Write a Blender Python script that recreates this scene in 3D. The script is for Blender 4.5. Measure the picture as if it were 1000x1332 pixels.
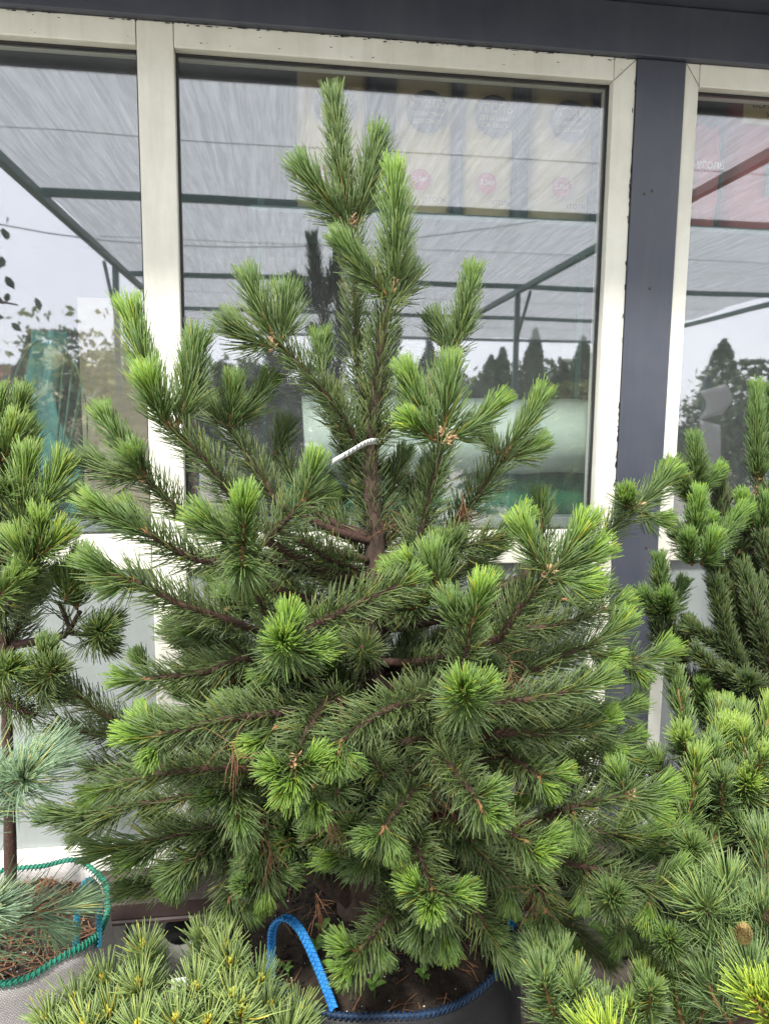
import bpy, bmesh, math, random
import numpy as np
from mathutils import Vector, Matrix

for o in list(bpy.data.objects): bpy.data.objects.remove(o)
S = bpy.context.scene
COL = S.collection
RNG = np.random.default_rng(7)
rnd = random.Random(5)

# ------------------------------------------------------------------ camera
YAW, PITCH, ROLL, FPX = math.radians(7.704), math.radians(-7.233), math.radians(.571), 951.0
C = np.array([0, -2.2, 1.65])
cy, sy = math.cos(YAW), math.sin(YAW)
FW = np.array([sy*math.cos(PITCH), cy*math.cos(PITCH), math.sin(PITCH)])
RT = np.array([cy, -sy, 0.0]); UP = np.cross(RT, FW)
RT, UP = RT*math.cos(ROLL)+UP*math.sin(ROLL), -RT*math.sin(ROLL)+UP*math.cos(ROLL)
cam_d = bpy.data.cameras.new('camera'); cam = bpy.data.objects.new('camera', cam_d); COL.objects.link(cam)
cam.matrix_world = Matrix(((RT[0], UP[0], -FW[0], C[0]), (RT[1], UP[1], -FW[1], C[1]), (RT[2], UP[2], -FW[2], C[2]), (0, 0, 0, 1)))
cam_d.sensor_fit = 'VERTICAL'; cam_d.sensor_height = 36; cam_d.lens = 36*FPX/1332
cam_d.clip_start = .02; cam_d.clip_end = 600
S.camera = cam

# ------------------------------------------------------------------ light
SUN_EL, SUN_AZ = math.radians(54), math.radians(203)      # azimuth measured from +y clockwise: behind the camera, to its left
W = bpy.data.worlds.new('World'); S.world = W; W.use_nodes = True
nt = W.node_tree; nt.nodes.clear()
sky = nt.nodes.new('ShaderNodeTexSky'); sky.sky_type = 'NISHITA'; sky.sun_disc = False
sky.sun_elevation = SUN_EL; sky.sun_rotation = SUN_AZ; sky.dust_density = 2; sky.air_density = 1.0; sky.ozone_density = 1
hs = nt.nodes.new('ShaderNodeHueSaturation'); hs.inputs['Saturation'].default_value = .22; hs.inputs['Value'].default_value = 1.0
bg = nt.nodes.new('ShaderNodeBackground'); bg.inputs[1].default_value = .125
wo = nt.nodes.new('ShaderNodeOutputWorld')
veil = nt.nodes.new('ShaderNodeMix'); veil.data_type = 'RGBA'; veil.inputs[0].default_value = .65; veil.inputs[7].default_value = (10, 10, 10.6, 1)   # even overcast veil over the sky
cn = nt.nodes.new('ShaderNodeTexNoise'); cn.inputs['Scale'].default_value = 2.4; cn.inputs['Detail'].default_value = 5
cr = nt.nodes.new('ShaderNodeValToRGB'); cr.color_ramp.elements[0].position = .35; cr.color_ramp.elements[1].position = .68; cr.color_ramp.elements[0].color = (7.0, 7.0, 7.8, 1); cr.color_ramp.elements[1].color = (10.5, 10.4, 10.8, 1)
tcw = nt.nodes.new('ShaderNodeTexCoord'); nt.links.new(tcw.outputs['Generated'], cn.inputs['Vector']); nt.links.new(cn.outputs['Fac'], cr.inputs[0]); nt.links.new(cr.outputs[0], veil.inputs[7])
nt.links.new(sky.outputs[0], hs.inputs['Color']); nt.links.new(hs.outputs[0], veil.inputs[6]); nt.links.new(veil.outputs[2], bg.inputs[0]); nt.links.new(bg.outputs[0], wo.inputs[0])
sd = bpy.data.lights.new('sun', 'SUN'); sd.energy = 5.0; sd.angle = math.radians(7); sd.color = (1, .96, .9)
sun = bpy.data.objects.new('sun', sd); COL.objects.link(sun)
sdir = Vector((math.sin(SUN_AZ)*math.cos(SUN_EL), math.cos(SUN_AZ)*math.cos(SUN_EL), math.sin(SUN_EL)))
sun.rotation_euler = sdir.to_track_quat('Z', 'Y').to_euler(); sun.location = (0, -3, 6)
vs = S.view_settings; vs.view_transform = 'Standard'; vs.look = 'None'; vs.gamma = 1; vs.use_curve_mapping = False
vs.exposure = 1.85
S.render.engine = 'CYCLES'
S.cycles.max_bounces = 8; S.cycles.transparent_max_bounces = 12

# ------------------------------------------------------------------ helpers
def ray(u, v): return FW*FPX + RT*(u-500) - UP*(v-666)
def P(u, v, y):                       # the point on the plane y = const that pixel (u, v) sees
    d = ray(u, v); return C + d*(y-C[1])/d[1]
def PZ(u, v, z):
    d = ray(u, v); return C + d*(z-C[2])/d[2]
def MIR(u, v, y):                     # the outdoor point at depth y (negative) whose mirror image in the glass shows at (u, v)
    p = P(u, v, -y); return np.array([p[0], y, p[2]])

def link(name, me, mat=None, parent=None):
    o = bpy.data.objects.new(name, me); COL.objects.link(o)
    if mat: me.materials.append(mat)
    if parent: o.parent = parent
    return o
def tag(o, label=None, cat=None, group=None, kind=None):
    if label: o['label'] = label
    if cat: o['category'] = cat
    if group: o['group'] = group
    if kind: o['kind'] = kind
    return o
def empty(name, loc=(0, 0, 0), rz=0):
    o = bpy.data.objects.new(name, None); COL.objects.link(o); o.location = loc; o.rotation_euler = (0, 0, rz)
    o.empty_display_size = .05
    return o
def obj(name, bm, mat=None, parent=None, smooth=False):
    me = bpy.data.meshes.new(name); bm.to_mesh(me); bm.free()
    if smooth: me.polygons.foreach_set('use_smooth', [True]*len(me.polygons))
    return link(name, me, mat, parent)
def box(bm, x0, x1, y0, y1, z0, z1, bev=0.0):
    b = bmesh.new()
    vs_ = [b.verts.new((x, y, z)) for x in (x0, x1) for y in (y0, y1) for z in (z0, z1)]
    for f in ((0, 1, 3, 2), (4, 6, 7, 5), (0, 4, 5, 1), (2, 3, 7, 6), (0, 2, 6, 4), (1, 5, 7, 3)): b.faces.new([vs_[i] for i in f])
    if bev: bmesh.ops.bevel(b, geom=b.edges[:], offset=bev, segments=2, affect='EDGES', profile=.6)
    bmesh.ops.recalc_face_normals(b, faces=b.faces[:])
    m = bpy.data.meshes.new('tmp'); b.to_mesh(m); b.free(); bm.from_mesh(m); bpy.data.meshes.remove(m)
def boxo(name, mat, parent, x0, x1, y0, y1, z0, z1, bev=.003):
    bm = bmesh.new(); box(bm, x0, x1, y0, y1, z0, z1, bev); return obj(name, bm, mat, parent)
def tube_arrays(pts, rads, n=7, rough=0, rng=RNG):
    pts = np.asarray(pts, float); rads = np.asarray(rads, float)*np.ones(len(pts))
    T = np.gradient(pts, axis=0); T /= np.linalg.norm(T, axis=1)[:, None]+1e-9
    ref = np.array([.31, .83, .47]); a = np.cross(T, ref); a /= np.linalg.norm(a, axis=1)[:, None]+1e-9; b = np.cross(T, a)
    ang = np.arange(n)*2*math.pi/n
    rr = rads[:, None]*(1+rough*rng.normal(size=(len(pts), n)))
    V = pts[:, None, :] + rr[..., None]*(np.cos(ang)[None, :, None]*a[:, None, :]+np.sin(ang)[None, :, None]*b[:, None, :])
    V = V.reshape(-1, 3); F = []
    for i in range(len(pts)-1):
        for j in range(n):
            k = (j+1) % n; F.append((i*n+j, i*n+k, (i+1)*n+k, (i+1)*n+j))
    F.append(tuple(range(n))[::-1]); F.append(tuple((len(pts)-1)*n+j for j in range(n)))
    return V, F
def mesh_py(name, V, F, mat=None, parent=None, smooth=True):
    me = bpy.data.meshes.new(name); me.from_pydata([tuple(map(float, v)) for v in V], [], F); me.update()
    if smooth: me.polygons.foreach_set('use_smooth', [True]*len(me.polygons))
    return link(name, me, mat, parent)
def tube(name, pts, rads, mat, parent=None, n=7, rough=0):
    V, F = tube_arrays(pts, rads, n, rough); return mesh_py(name, V, F, mat, parent)
def smooth_path(pts, n):
    pts = np.asarray(pts, float)
    if len(pts) == 2: return pts[0]+(pts[1]-pts[0])*np.linspace(0, 1, n)[:, None]
    out = []; m = len(pts)
    ext = np.vstack([2*pts[0]-pts[1], pts, 2*pts[-1]-pts[-2]])
    for t in np.linspace(0, m-1, n):
        i = min(int(t), m-2); f = t-i; p0, p1, p2, p3 = ext[i:i+4]
        out.append(.5*((2*p1)+(-p0+p2)*f+(2*p0-5*p1+4*p2-p3)*f*f+(-p0+3*p1-3*p2+p3)*f**3))
    return np.array(out)

# ------------------------------------------------------------------ materials
def mat(name): 
    m = bpy.data.materials.new(name); m.use_nodes = True
    return m, m.node_tree, m.node_tree.nodes['Principled BSDF']
def nd(t, kind, **kw):
    n = t.nodes.new(kind)
    for k, v in kw.items():
        if k in n.inputs: n.inputs[k].default_value = v
        else: setattr(n, k, v)
    return n
def ramp(t, fac, stops):
    r = t.nodes.new('ShaderNodeValToRGB'); e = r.color_ramp.elements
    while len(e) < len(stops): e.new(.5)
    for el, (p, c) in zip(e, stops): el.position = p; el.color = (*c, 1) if len(c) == 3 else c
    t.links.new(fac, r.inputs[0]); return r.outputs[0]
def noise(t, scale, detail=4, rough=.6, stretch=None, coord='Object'):
    tc = nd(t, 'ShaderNodeTexCoord'); src = tc.outputs[coord]
    if stretch:
        mp = nd(t, 'ShaderNodeMapping'); mp.inputs['Scale'].default_value = stretch; t.links.new(src, mp.inputs[0]); src = mp.outputs[0]
    n = nd(t, 'ShaderNodeTexNoise', Scale=scale, Detail=detail, Roughness=rough); t.links.new(src, n.inputs['Vector'])
    return n.outputs['Fac']
def mixc(t, fac, a, b, mode='MIX'):
    m = t.nodes.new('ShaderNodeMix'); m.data_type = 'RGBA'; m.blend_type = mode
    for s, v in ((m.inputs[0], fac), (m.inputs[6], a), (m.inputs[7], b)):
        if hasattr(v, 'default_value') or hasattr(v, 'is_linked'): t.links.new(v, s)
        elif isinstance(v, (int, float)): s.default_value = v
        else: s.default_value = (*v, 1) if len(v) == 3 else v
    return m.outputs[2]
def bump(t, p, h, strength=.3, dist=.002):
    b = nd(t, 'ShaderNodeBump', Strength=strength, Distance=dist); t.links.new(h, b.inputs['Height']); t.links.new(b.outputs[0], p.inputs['Normal'])
def simple(name, c0, c1, scale=20, rough=.6, bs=.2, bd=.002, stretch=None, metal=0, detail=5, spec=.5):
    m, t, p = mat(name); f = noise(t, scale, detail, .6, stretch)
    t.links.new(ramp(t, f, [(.3, c0), (.7, c1)]), p.inputs['Base Color'])
    p.inputs['Roughness'].default_value = rough; p.inputs['Metallic'].default_value = metal; p.inputs['Specular IOR Level'].default_value = spec
    if bs: bump(t, p, f, bs, bd)
    return m
def painted(name, base, chip, dirt, rough=.45, thr=.73, spec=.5):        # paint with small chips, streaks and grime
    m, t, p = mat(name)
    big = noise(t, 2.2, 6, .7); streak = noise(t, 9, 5, .65, (1, 1, .12)); fine = noise(t, 60, 6, .75)
    c = mixc(t, ramp(t, big, [(.38, (0, 0, 0)), (.72, (.75, .75, .75))]), base, dirt)
    c = mixc(t, ramp(t, streak, [(.50, (0, 0, 0)), (.72, (.6, .6, .6))]), c, dirt)
    mul = nd(t, 'ShaderNodeMath', operation='MULTIPLY'); t.links.new(fine, mul.inputs[0]); t.links.new(noise(t, 7, 3, .6), mul.inputs[1])
    mask = ramp(t, mul.outputs[0], [(thr*.5, (0, 0, 0)), (thr*.5+.02, (1, 1, 1))])
    c = mixc(t, mask, c, chip)
    t.links.new(c, p.inputs['Base Color']); p.inputs['Roughness'].default_value = rough; p.inputs['Specular IOR Level'].default_value = spec
    bump(t, p, noise(t, 130, 3, .5), .08, .001)
    return m
M = {}
M['cream'] = painted('cream_paint', (.74, .74, .66), (.07, .06, .055), (.50, .49, .40), .42, .84)
M['navy'] = painted('navy_paint', (.044, .051, .073), (.20, .20, .22), (.078, .083, .098), .38, .95)
M['panel'] = painted('pale_panel', (.25, .282, .278), (.16, .15, .13), (.19, .205, .195), .24, .93)
M['flashing'] = painted('brown_metal', (.045, .030, .028), (.12, .10, .09), (.075, .058, .05), .4, .82)
M['plinth'] = simple('plinth_render', (.16, .165, .145), (.32, .32, .28), 14, .85, .6, .006)
M['rubber'] = simple('black_seal', (.01, .01, .012), (.02, .02, .022), 30, .5, 0)
M['dark'] = simple('dark_void', (.008, .008, .008), (.012, .012, .012), 5, .9, 0)
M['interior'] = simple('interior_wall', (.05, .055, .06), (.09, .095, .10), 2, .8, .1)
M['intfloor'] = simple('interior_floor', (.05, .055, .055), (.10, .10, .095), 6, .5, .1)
M['beige'] = simple('beige_board', (.30, .25, .17), (.40, .33, .23), 9, .7, .1, .001, (1, 1, 6))
M['greensteel'] = simple('green_steel', (.045, .10, .09), (.07, .145, .13), 12, .45, .1)
M['roll'] = simple('white_roll', (.50, .62, .52), (.66, .74, .65), 7, .6, .3, .004, (.3, 1, 1))
M['turf'] = simple('green_turf', (.01, .10, .045), (.03, .20, .08), 160, .9, .9, .004)
M['teal'] = simple('teal_plastic', (.06, .30, .27), (.16, .46, .41), 8, .25, .5, .006)
M['wire'] = simple('green_wire', (.05, .12, .07), (.12, .22, .13), 30, .4, 0)
M['paper'] = simple('kraft_paper', (.52, .40, .19), (.66, .53, .28), 10, .75, .5, .006)
M['bagnavy'] = simple('bag_navy', (.03, .035, .07), (.05, .055, .10), 10, .6, .2)
M['red'] = simple('red_plastic', (.40, .04, .05), (.52, .075, .08), 9, .4, .4, .004)
M['ink'] = simple('black_print', (.02, .02, .025), (.03, .03, .035), 30, .6, 0)
M['white'] = simple('white_plastic', (.72, .72, .70), (.80, .80, .78), 25, .45, .1)
M['bark'] = simple('pine_bark', (.030, .020, .014), (.095, .062, .044), 55, .9, 1.0, .006, (1, 1, .45))
M['twig'] = simple('twig_bark', (.026, .014, .010), (.085, .042, .028), 170, .85, 1.0, .003)
M['shoot'] = simple('shoot_stem', (.16, .07, .03), (.30, .15, .06), 150, .7, .6, .002)
M['scale'] = simple('bud_scale', (.34, .18, .08), (.60, .42, .25), 200, .75, .3, .001)
M['dry'] = simple('dry_needle', (.11, .045, .022), (.26, .13, .06), 60, .7, 0)
M['soil'] = simple('potting_soil', (.010, .007, .005), (.045, .03, .02), 45, .95, 1.0, .012)
M['paver'] = simple('paver_stone', (.13, .105, .09), (.23, .19, .165), 18, .85, .6, .004)
M['ground'] = simple('ground_gravel', (.12, .115, .10), (.26, .245, .22), 35, .9, .7, .01)
M['blue'] = simple('blue_strap', (.012, .17, .50), (.035, .30, .68), 70, .6, .5, .002)
M['bluedark'] = simple('blue_stitch', (.004, .016, .04), (.010, .04, .10), 60, .65, .5, .002)
M['tealstrap'] = simple('teal_strap', (.004, .09, .14), (.012, .17, .22), 70, .6, .5, .002)
M['greenstitch'] = simple('green_stitch', (.006, .13, .08), (.02, .24, .16), 60, .65, .5, .002)
M['leaf'] = simple('weed_leaf', (.10, .22, .03), (.19, .34, .06), 40, .5, .2)
M['apple_leaf'] = simple('broad_leaf', (.03, .06, .02), (.06, .11, .03), 12, .45, .2)
M['thuja'] = simple('thuja_foliage', (.035, .065, .028), (.085, .135, .055), 3, .7, 0)
M['yellowgreen'] = simple('yellow_foliage', (.14, .17, .03), (.26, .28, .06), 3, .7, 0)
M['bloom'] = simple('cream_bloom', (.62, .55, .28), (.78, .72, .45), 6, .7, 0)
M['hedge'] = simple('hedge_foliage', (.05, .085, .04), (.10, .15, .07), 1.5, .8, 0)
M['cone'] = simple('cone_scale', (.09, .055, .03), (.20, .13, .07), 60, .7, .4)
M['greencone'] = simple('young_cone', (.30, .20, .07), (.42, .32, .13), 60, .6, .4)
M['perlite'] = simple('perlite', (.6, .6, .56), (.75, .75, .7), 30, .9, 0)
M['brick'] = simple('brick_wall', (.28, .12, .085), (.38, .18, .13), 3, .85, .2)

def weave(name, c0, c1, scale):
    m, t, p = mat(name)
    tc = nd(t, 'ShaderNodeTexCoord')
    w1 = nd(t, 'ShaderNodeTexWave', Scale=scale, Distortion=.3, bands_direction='Z'); t.links.new(tc.outputs['UV'], w1.inputs[0])
    mp = nd(t, 'ShaderNodeMapping'); t.links.new(tc.outputs['UV'], mp.inputs[0])
    br = nd(t, 'ShaderNodeTexBrick', Scale=scale); br.inputs['Mortar Size'].default_value = .16; br.inputs['Mortar Smooth'].default_value = .6
    br.inputs['Brick Width'].default_value = 1; br.inputs['Row Height'].default_value = .7
    br.inputs['Color1'].default_value = (*c1, 1); br.inputs['Color2'].default_value = (*[x*.85 for x in c1], 1); br.inputs['Mortar'].default_value = (*c0, 1)
    t.links.new(mp.outputs[0], br.inputs['Vector'])
    dirt = noise(t, 7, 6, .7)
    c = mixc(t, ramp(t, dirt, [(.42, (0, 0, 0)), (.75, (.75, .75, .75))]), br.outputs['Color'], [x*.45 for x in c1])
    t.links.new(c, p.inputs['Base Color']); p.inputs['Roughness'].default_value = .55
    inv = nd(t, 'ShaderNodeMath', operation='SUBTRACT'); inv.inputs[0].default_value = 1; t.links.new(br.outputs['Fac'], inv.inputs[1])
    bump(t, p, inv.outputs[0], .7, .002)
    return m
M['blackweave'] = weave('black_woven_fabric', (.002, .002, .003), (.018, .019, .022), 1)
M['greyweave'] = weave('grey_woven_fabric', (.30, .28, .27), (.68, .65, .62), 1)

def needle_mat(name, old, mid, new, gloss=.34, trans=.30):
    # R of the attribute = age of the shoot's growth, G = needle lottery, B = position along the needle
    m, t, p = mat(name)
    at = nd(t, 'ShaderNodeAttribute', attribute_name='col'); sp = nd(t, 'ShaderNodeSeparateColor'); t.links.new(at.outputs['Color'], sp.inputs[0])
    c = ramp(t, sp.outputs[0], [(0, old), (.5, mid), (1, new)])
    lo = ramp(t, sp.outputs[1], [(0, (.70, .74, .74)), (.5, (1, 1, 1)), (.94, (1.25, 1.2, 1.0)), (1, (2.1, 1.3, .6))])
    c = mixc(t, 1.0, c, lo, 'MULTIPLY')
    bs = ramp(t, sp.outputs[2], [(0, (1, 1, 1)), (.09, (0, 0, 0))])
    c = mixc(t, bs, c, (.30, .21, .08))
    t.links.new(c, p.inputs['Base Color']); p.inputs['Roughness'].default_value = gloss; p.inputs['Specular IOR Level'].default_value = .5
    tr = nd(t, 'ShaderNodeBsdfTranslucent'); t.links.new(c, tr.inputs[0])
    mx = nd(t, 'ShaderNodeMixShader'); mx.inputs[0].default_value = trans
    t.links.new(p.outputs[0], mx.inputs[1]); t.links.new(tr.outputs[0], mx.inputs[2])
    t.links.new(mx.outputs[0], t.nodes['Material Output'].inputs[0])
    return m
NM = {
 'main': needle_mat('main_needles', (.142, .196, .074), (.128, .212, .062), (.235, .39, .058)),
 'dwarf': needle_mat('dwarf_needles', (.078, .105, .042), (.10, .18, .045), (.19, .34, .055)),
 'mid': needle_mat('mid_needles', (.13, .185, .065), (.17, .27, .07), (.27, .41, .075)),
 'pale': needle_mat('pale_needles', (.17, .26, .10), (.24, .36, .13), (.33, .47, .15)),
 'light': needle_mat('light_needles', (.13, .20, .08), (.20, .31, .09), (.33, .48, .09)),
 'silver': needle_mat('silver_needles', (.22, .35, .19), (.31, .45, .28), (.41, .55, .36)),
 'fore': needle_mat('foreground_needles', (.12, .19, .075), (.19, .28, .095), (.33, .43, .14)),
 'lime': needle_mat('lime_needles', (.20, .31, .055), (.30, .44, .06), (.41, .54, .07)),
}

def glass_mat():
    m, t, p = mat('window_glass'); t.nodes.remove(p)
    g = nd(t, 'ShaderNodeBsdfGlossy'); g.inputs['Roughness'].default_value = .022; g.inputs['Color'].default_value = (.95, .97, 1, 1)
    tr = nd(t, 'ShaderNodeBsdfTransparent'); tr.inputs[0].default_value = (.95, .97, .97, 1)
    lw = nd(t, 'ShaderNodeLayerWeight', Blend=.25)
    mr = nd(t, 'ShaderNodeMapRange'); mr.inputs['To Min'].default_value = .140; mr.inputs['To Max'].default_value = .9
    t.links.new(lw.outputs['Facing'], mr.inputs[0])
    pw = nd(t, 'ShaderNodeMath', operation='POWER'); pw.inputs[1].default_value = 2; t.links.new(lw.outputs['Facing'], pw.inputs[0]); t.links.new(pw.outputs[0], mr.inputs[0])
    mx = nd(t, 'ShaderNodeMixShader'); t.links.new(mr.outputs[0], mx.inputs[0]); t.links.new(tr.outputs[0], mx.inputs[1]); t.links.new(g.outputs[0], mx.inputs[2])
    du = nd(t, 'ShaderNodeBsdfDiffuse'); du.inputs[0].default_value = (.60, .62, .62, 1); m2 = nd(t, 'ShaderNodeMixShader')      # a film of dust
    t.links.new(ramp(t, noise(t, 3.5, 6, .7, (1, 1, .5)), [(.3, (.012, .012, .012)), (.75, (.045, .045, .045))]), m2.inputs[0]); t.links.new(mx.outputs[0], m2.inputs[1]); t.links.new(du.outputs[0], m2.inputs[2]); mx = m2
    b = nd(t, 'ShaderNodeBump', Strength=.08, Distance=.01); t.links.new(noise(t, 1.6, 1, .4), b.inputs['Height']); t.links.new(b.outputs[0], g.inputs['Normal'])
    t.links.new(mx.outputs[0], t.nodes['Material Output'].inputs[0])
    return m
M['glass'] = glass_mat()

def net_mat():
    m, t, p = mat('shade_net'); t.nodes.remove(p)
    tr = nd(t, 'ShaderNodeBsdfTransparent')
    df = nd(t, 'ShaderNodeBsdfDiffuse'); df.inputs[0].default_value = (.16, .17, .17, 1)
    tl = nd(t, 'ShaderNodeBsdfTranslucent'); tl.inputs[0].default_value = (.16, .17, .17, 1)
    a = nd(t, 'ShaderNodeMixShader'); a.inputs[0].default_value = .7; t.links.new(df.outputs[0], a.inputs[1]); t.links.new(tl.outputs[0], a.inputs[2])
    def fib(rz, sx, sy_, sc):
        tc = nd(t, 'ShaderNodeTexCoord'); mp = nd(t, 'ShaderNodeMapping'); mp.inputs['Rotation'].default_value = (0, 0, rz); mp.inputs['Scale'].default_value = (sx, sy_, 1)
        n_ = nd(t, 'ShaderNodeTexNoise', Scale=sc, Detail=5, Roughness=.62); t.links.new(tc.outputs['Object'], mp.inputs[0]); t.links.new(mp.outputs[0], n_.inputs['Vector']); return n_.outputs['Fac']
    ad = nd(t, 'ShaderNodeMath', operation='ADD'); t.links.new(fib(.12, 9, .5, 3), ad.inputs[0]); t.links.new(fib(-.5, 30, 1.2, 2.2), ad.inputs[1])
    sc_ = nd(t, 'ShaderNodeMapRange'); sc_.inputs['From Min'].default_value = .8; sc_.inputs['From Max'].default_value = 1.25; t.links.new(ad.outputs[0], sc_.inputs[0]); ad = sc_
    mr = nd(t, 'ShaderNodeMapRange'); mr.inputs['To Min'].default_value = .74; mr.inputs['To Max'].default_value = .50; t.links.new(ad.outputs[0], mr.inputs[0])
    mx = nd(t, 'ShaderNodeMixShader'); t.links.new(mr.outputs[0], mx.inputs[0]); t.links.new(tr.outputs[0], mx.inputs[1]); t.links.new(a.outputs[0], mx.inputs[2])
    t.links.new(mx.outputs[0], t.nodes['Material Output'].inputs[0])
    return m
M['net'] = net_mat()

# ------------------------------------------------------------------ ground
def grid_obj(name, x0, x1, y0, y1, z, mt):
    bm = bmesh.new(); bm.faces.new([bm.verts.new(q) for q in ((x0, y0, z), (x1, y0, z), (x1, y1, z), (x0, y1, z))]); return obj(name, bm, mt)
ground = tag(grid_obj('ground', -120, 120, -200, 60, -.012, M['ground']), kind='structure')
pm = None
for i in range(12):
    for j in range(13):
        x = -1.0+i*.205+(j % 2)*.1; y = -1.45+j*.105
        if pm is None:
            b = bmesh.new(); box(b, -.1, .1, -.05, .05, -.04, 0, .006); o = obj('paver', b, M['paver'], ground); pm = o.data
        else: o = link('paver', pm, None, ground)
        o.location = (x+rnd.uniform(-.002, .002), y, rnd.uniform(-.003, .003)); o.rotation_euler = (rnd.uniform(-.01, .01), rnd.uniform(-.01, .01), rnd.uniform(-.012, .012))

# ------------------------------------------------------------------ the shop building
ZT, ZG, ZS, ZB, ZP, ZR = 2.717, 2.652, 1.305, 1.202, .327, .25
bld = tag(empty('shop_building', (0, 0, 0)), 'navy and cream shop front with tall windows and pale lower panels', 'building')
def casing(parent, x0, x1, z0, z1, nm='frame_rail', y0=0.0, y1=.09): return boxo(nm, M['cream'], parent, x0, x1, y0, y1, z0, z1, .004)
# posts and header
boxo('post', M['navy'], bld, 1.0395, 1.1915, -.006, .14, .2505, 2.716, .004)
boxo('post', M['navy'], bld, -2.55, -2.405, -.006, .14, .2505, 2.716, .004)
boxo('post', M['navy'], bld, 3.1, 3.25, -.006, .14, .2505, 2.716, .004)
boxo('header_beam', M['navy'], bld, -5, 6, -.02, .15, 2.7175, 2.86, .004)
boxo('soffit', M['navy'], bld, -5, 6, -.55, .5, 2.862, 2.90, .004)
boxo('fascia', M['navy'], bld, -5, 6, -.575, -.552, 2.845, 3.02, .004)
boxo('roof', M['navy'], bld, -5, 6, -.55, 4, 2.902, 2.98, .004)
# windows
def window(name, x0, x1, left, right, label):
    w = empty(name, ((x0+x1)/2, 0, ZS)); w.parent = bld; w['label'] = label
    off = Vector((-(x0+x1)/2, 0, -ZS))
    def r(nm, mt, a, b, c, d, e, f, bev=.004):
        o = boxo(nm, mt, w, a, b, c, d, e, f, bev); o.location = off; return o
    gl, gr = x0+left, x1-right
    r('frame_rail', M['cream'], gl, gr, 0, .09, ZG, ZT)                       # head
    r('frame_rail', M['cream'], gl, gr, 0, .09, ZB, ZS)                       # sill rail
    if left: r('frame_stile', M['cream'], x0, gl-.001, 0.0012, .09, ZR+.001, ZT)
    if right: r('frame_stile', M['cream'], gr+.001, x1, 0.0012, .09, ZR+.001, ZT)
    # glazing beads and rubber seal
    for (a, b, c, d) in ((gl, gr, ZG-.006, ZG-.0005), (gl, gr, ZS+.0005, ZS+.006), (gl+.0005, gl+.006, ZS+.0065, ZG-.0065), (gr-.006, gr-.0005, ZS+.0065, ZG-.0065)):
        r('glazing_seal', M['rubber'], a, b, .030, .050, c, d, .001)
    r('glass_pane', M['glass'], gl+.0065, gr-.0065, .037, .043, ZS+.0065, ZG-.0065, 0)
    # opaque lower panel with its bottom rail
    r('infill_panel', M['panel'], gl, gr, .028, .08, ZP+.0005, ZB-.0005, .002)
    r('bottom_rail', M['cream'], gl, gr, .002, .09, ZR+.001, ZP)
    return w
window('window', -2.404, -.3955, .07, 0, 'window left of the white mullion, sky mirrored in it')
window('window', -.394, 1.0385, .099, .0695, 'wide middle window behind the tall pine')
window('window', 1.193, 3.099, .0475, .07, 'window right of the navy post')
# mitre lines at the frame corners
for (x, z, sx) in ((.969, ZG, 1), (1.2405, ZG, -1)):
    w_ = .069 if sx > 0 else .047; mb = bmesh.new()
    a = Vector((x, -.0006, z)); b_ = Vector((x+sx*w_, -.0006, z+.064)); n_ = Vector((-.0006, 0, .0006*sx))
    mb.faces.new([mb.verts.new(q) for q in (a-n_, b_-n_, b_+n_, a+n_)]); obj('mitre_joint', mb, M['flashing'], bld)
# flaking edges: small chips of dark undercoat along the frame's border with the navy paint
cb = bmesh.new()
def chip(x, z, w_, h_, y=-.0012):
    k = rnd.randint(5, 7); vv = []
    for i in range(k):
        a = i*2*math.pi/k; s_ = rnd.uniform(.5, 1); vv.append(cb.verts.new((x+math.cos(a)*w_*s_, y, z-math.sin(a)*h_*s_)))
    cb.faces.new(vv)
for i in range(150):
    x = rnd.uniform(-1.3, 1.03); chip(x, ZT-abs(rnd.gauss(0, .0035)), rnd.uniform(.003, .016), rnd.uniform(.0008, .003))
for i in range(70):
    z = rnd.choice((rnd.uniform(1.2, 2.7), rnd.gauss(2.38, .05), rnd.uniform(1.2, 1.7))); chip(1.0375-abs(rnd.gauss(0, .002)), z, rnd.uniform(.0008, .0032), rnd.uniform(.003, .013), .0003)
for i in range(26): chip(rnd.uniform(-1.2, 1.03), rnd.uniform(ZG+.008, ZT-.01), rnd.uniform(.0015, .006), rnd.uniform(.0006, .002), -.0008)
obj('paint_chips', cb, M['ink'], bld)['kind'] = 'stuff'
# screw holes in the navy post
for q in ((845, 375), (840, 712), (838, 252), (848, 248)):
    p = P(*q, -.0065); b = bmesh.new()
    bmesh.ops.create_cone(b, cap_ends=True, segments=12, radius1=.005, radius2=.004, depth=.003, matrix=Matrix.Translation((p[0], -.0068, p[2])) @ Matrix.Rotation(math.pi/2, 4, 'X'))
    obj('screw', b, M['flashing'], bld)
# flashing and plinth
def prism(name, prof, x0, x1, mt, parent):
    b = bmesh.new(); A = [b.verts.new((x0, y, z)) for y, z in prof]; B = [b.verts.new((x1, y, z)) for y, z in prof]; n = len(prof)
    for i in range(n): b.faces.new((A[i], A[(i+1) % n], B[(i+1) % n], B[i]))
    b.faces.new(A[::-1]); b.faces.new(B); bmesh.ops.recalc_face_normals(b, faces=b.faces[:])
    return obj(name, b, mt, parent)
prism('flashing', [(.10, .2495), (-.012, .2495), (-.125, .222), (-.125, .176), (-.118, .176), (-.118, .214), (-.014, .235), (.10, .235)], -5, 6, M['flashing'], bld)
prism('drip_edge', [(-.1182, .172), (-.128, .166), (-.128, .158), (-.06, .162), (-.06, .172)], -5, 6, M['flashing'], bld)
hx, hz, hr = -.335, .085, .045
pb = bmesh.new()
outer = [pb.verts.new(q) for q in ((-5, -.07, -.02), (6, -.07, -.02), (6, -.07, .23), (-5, -.07, .23))]
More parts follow.
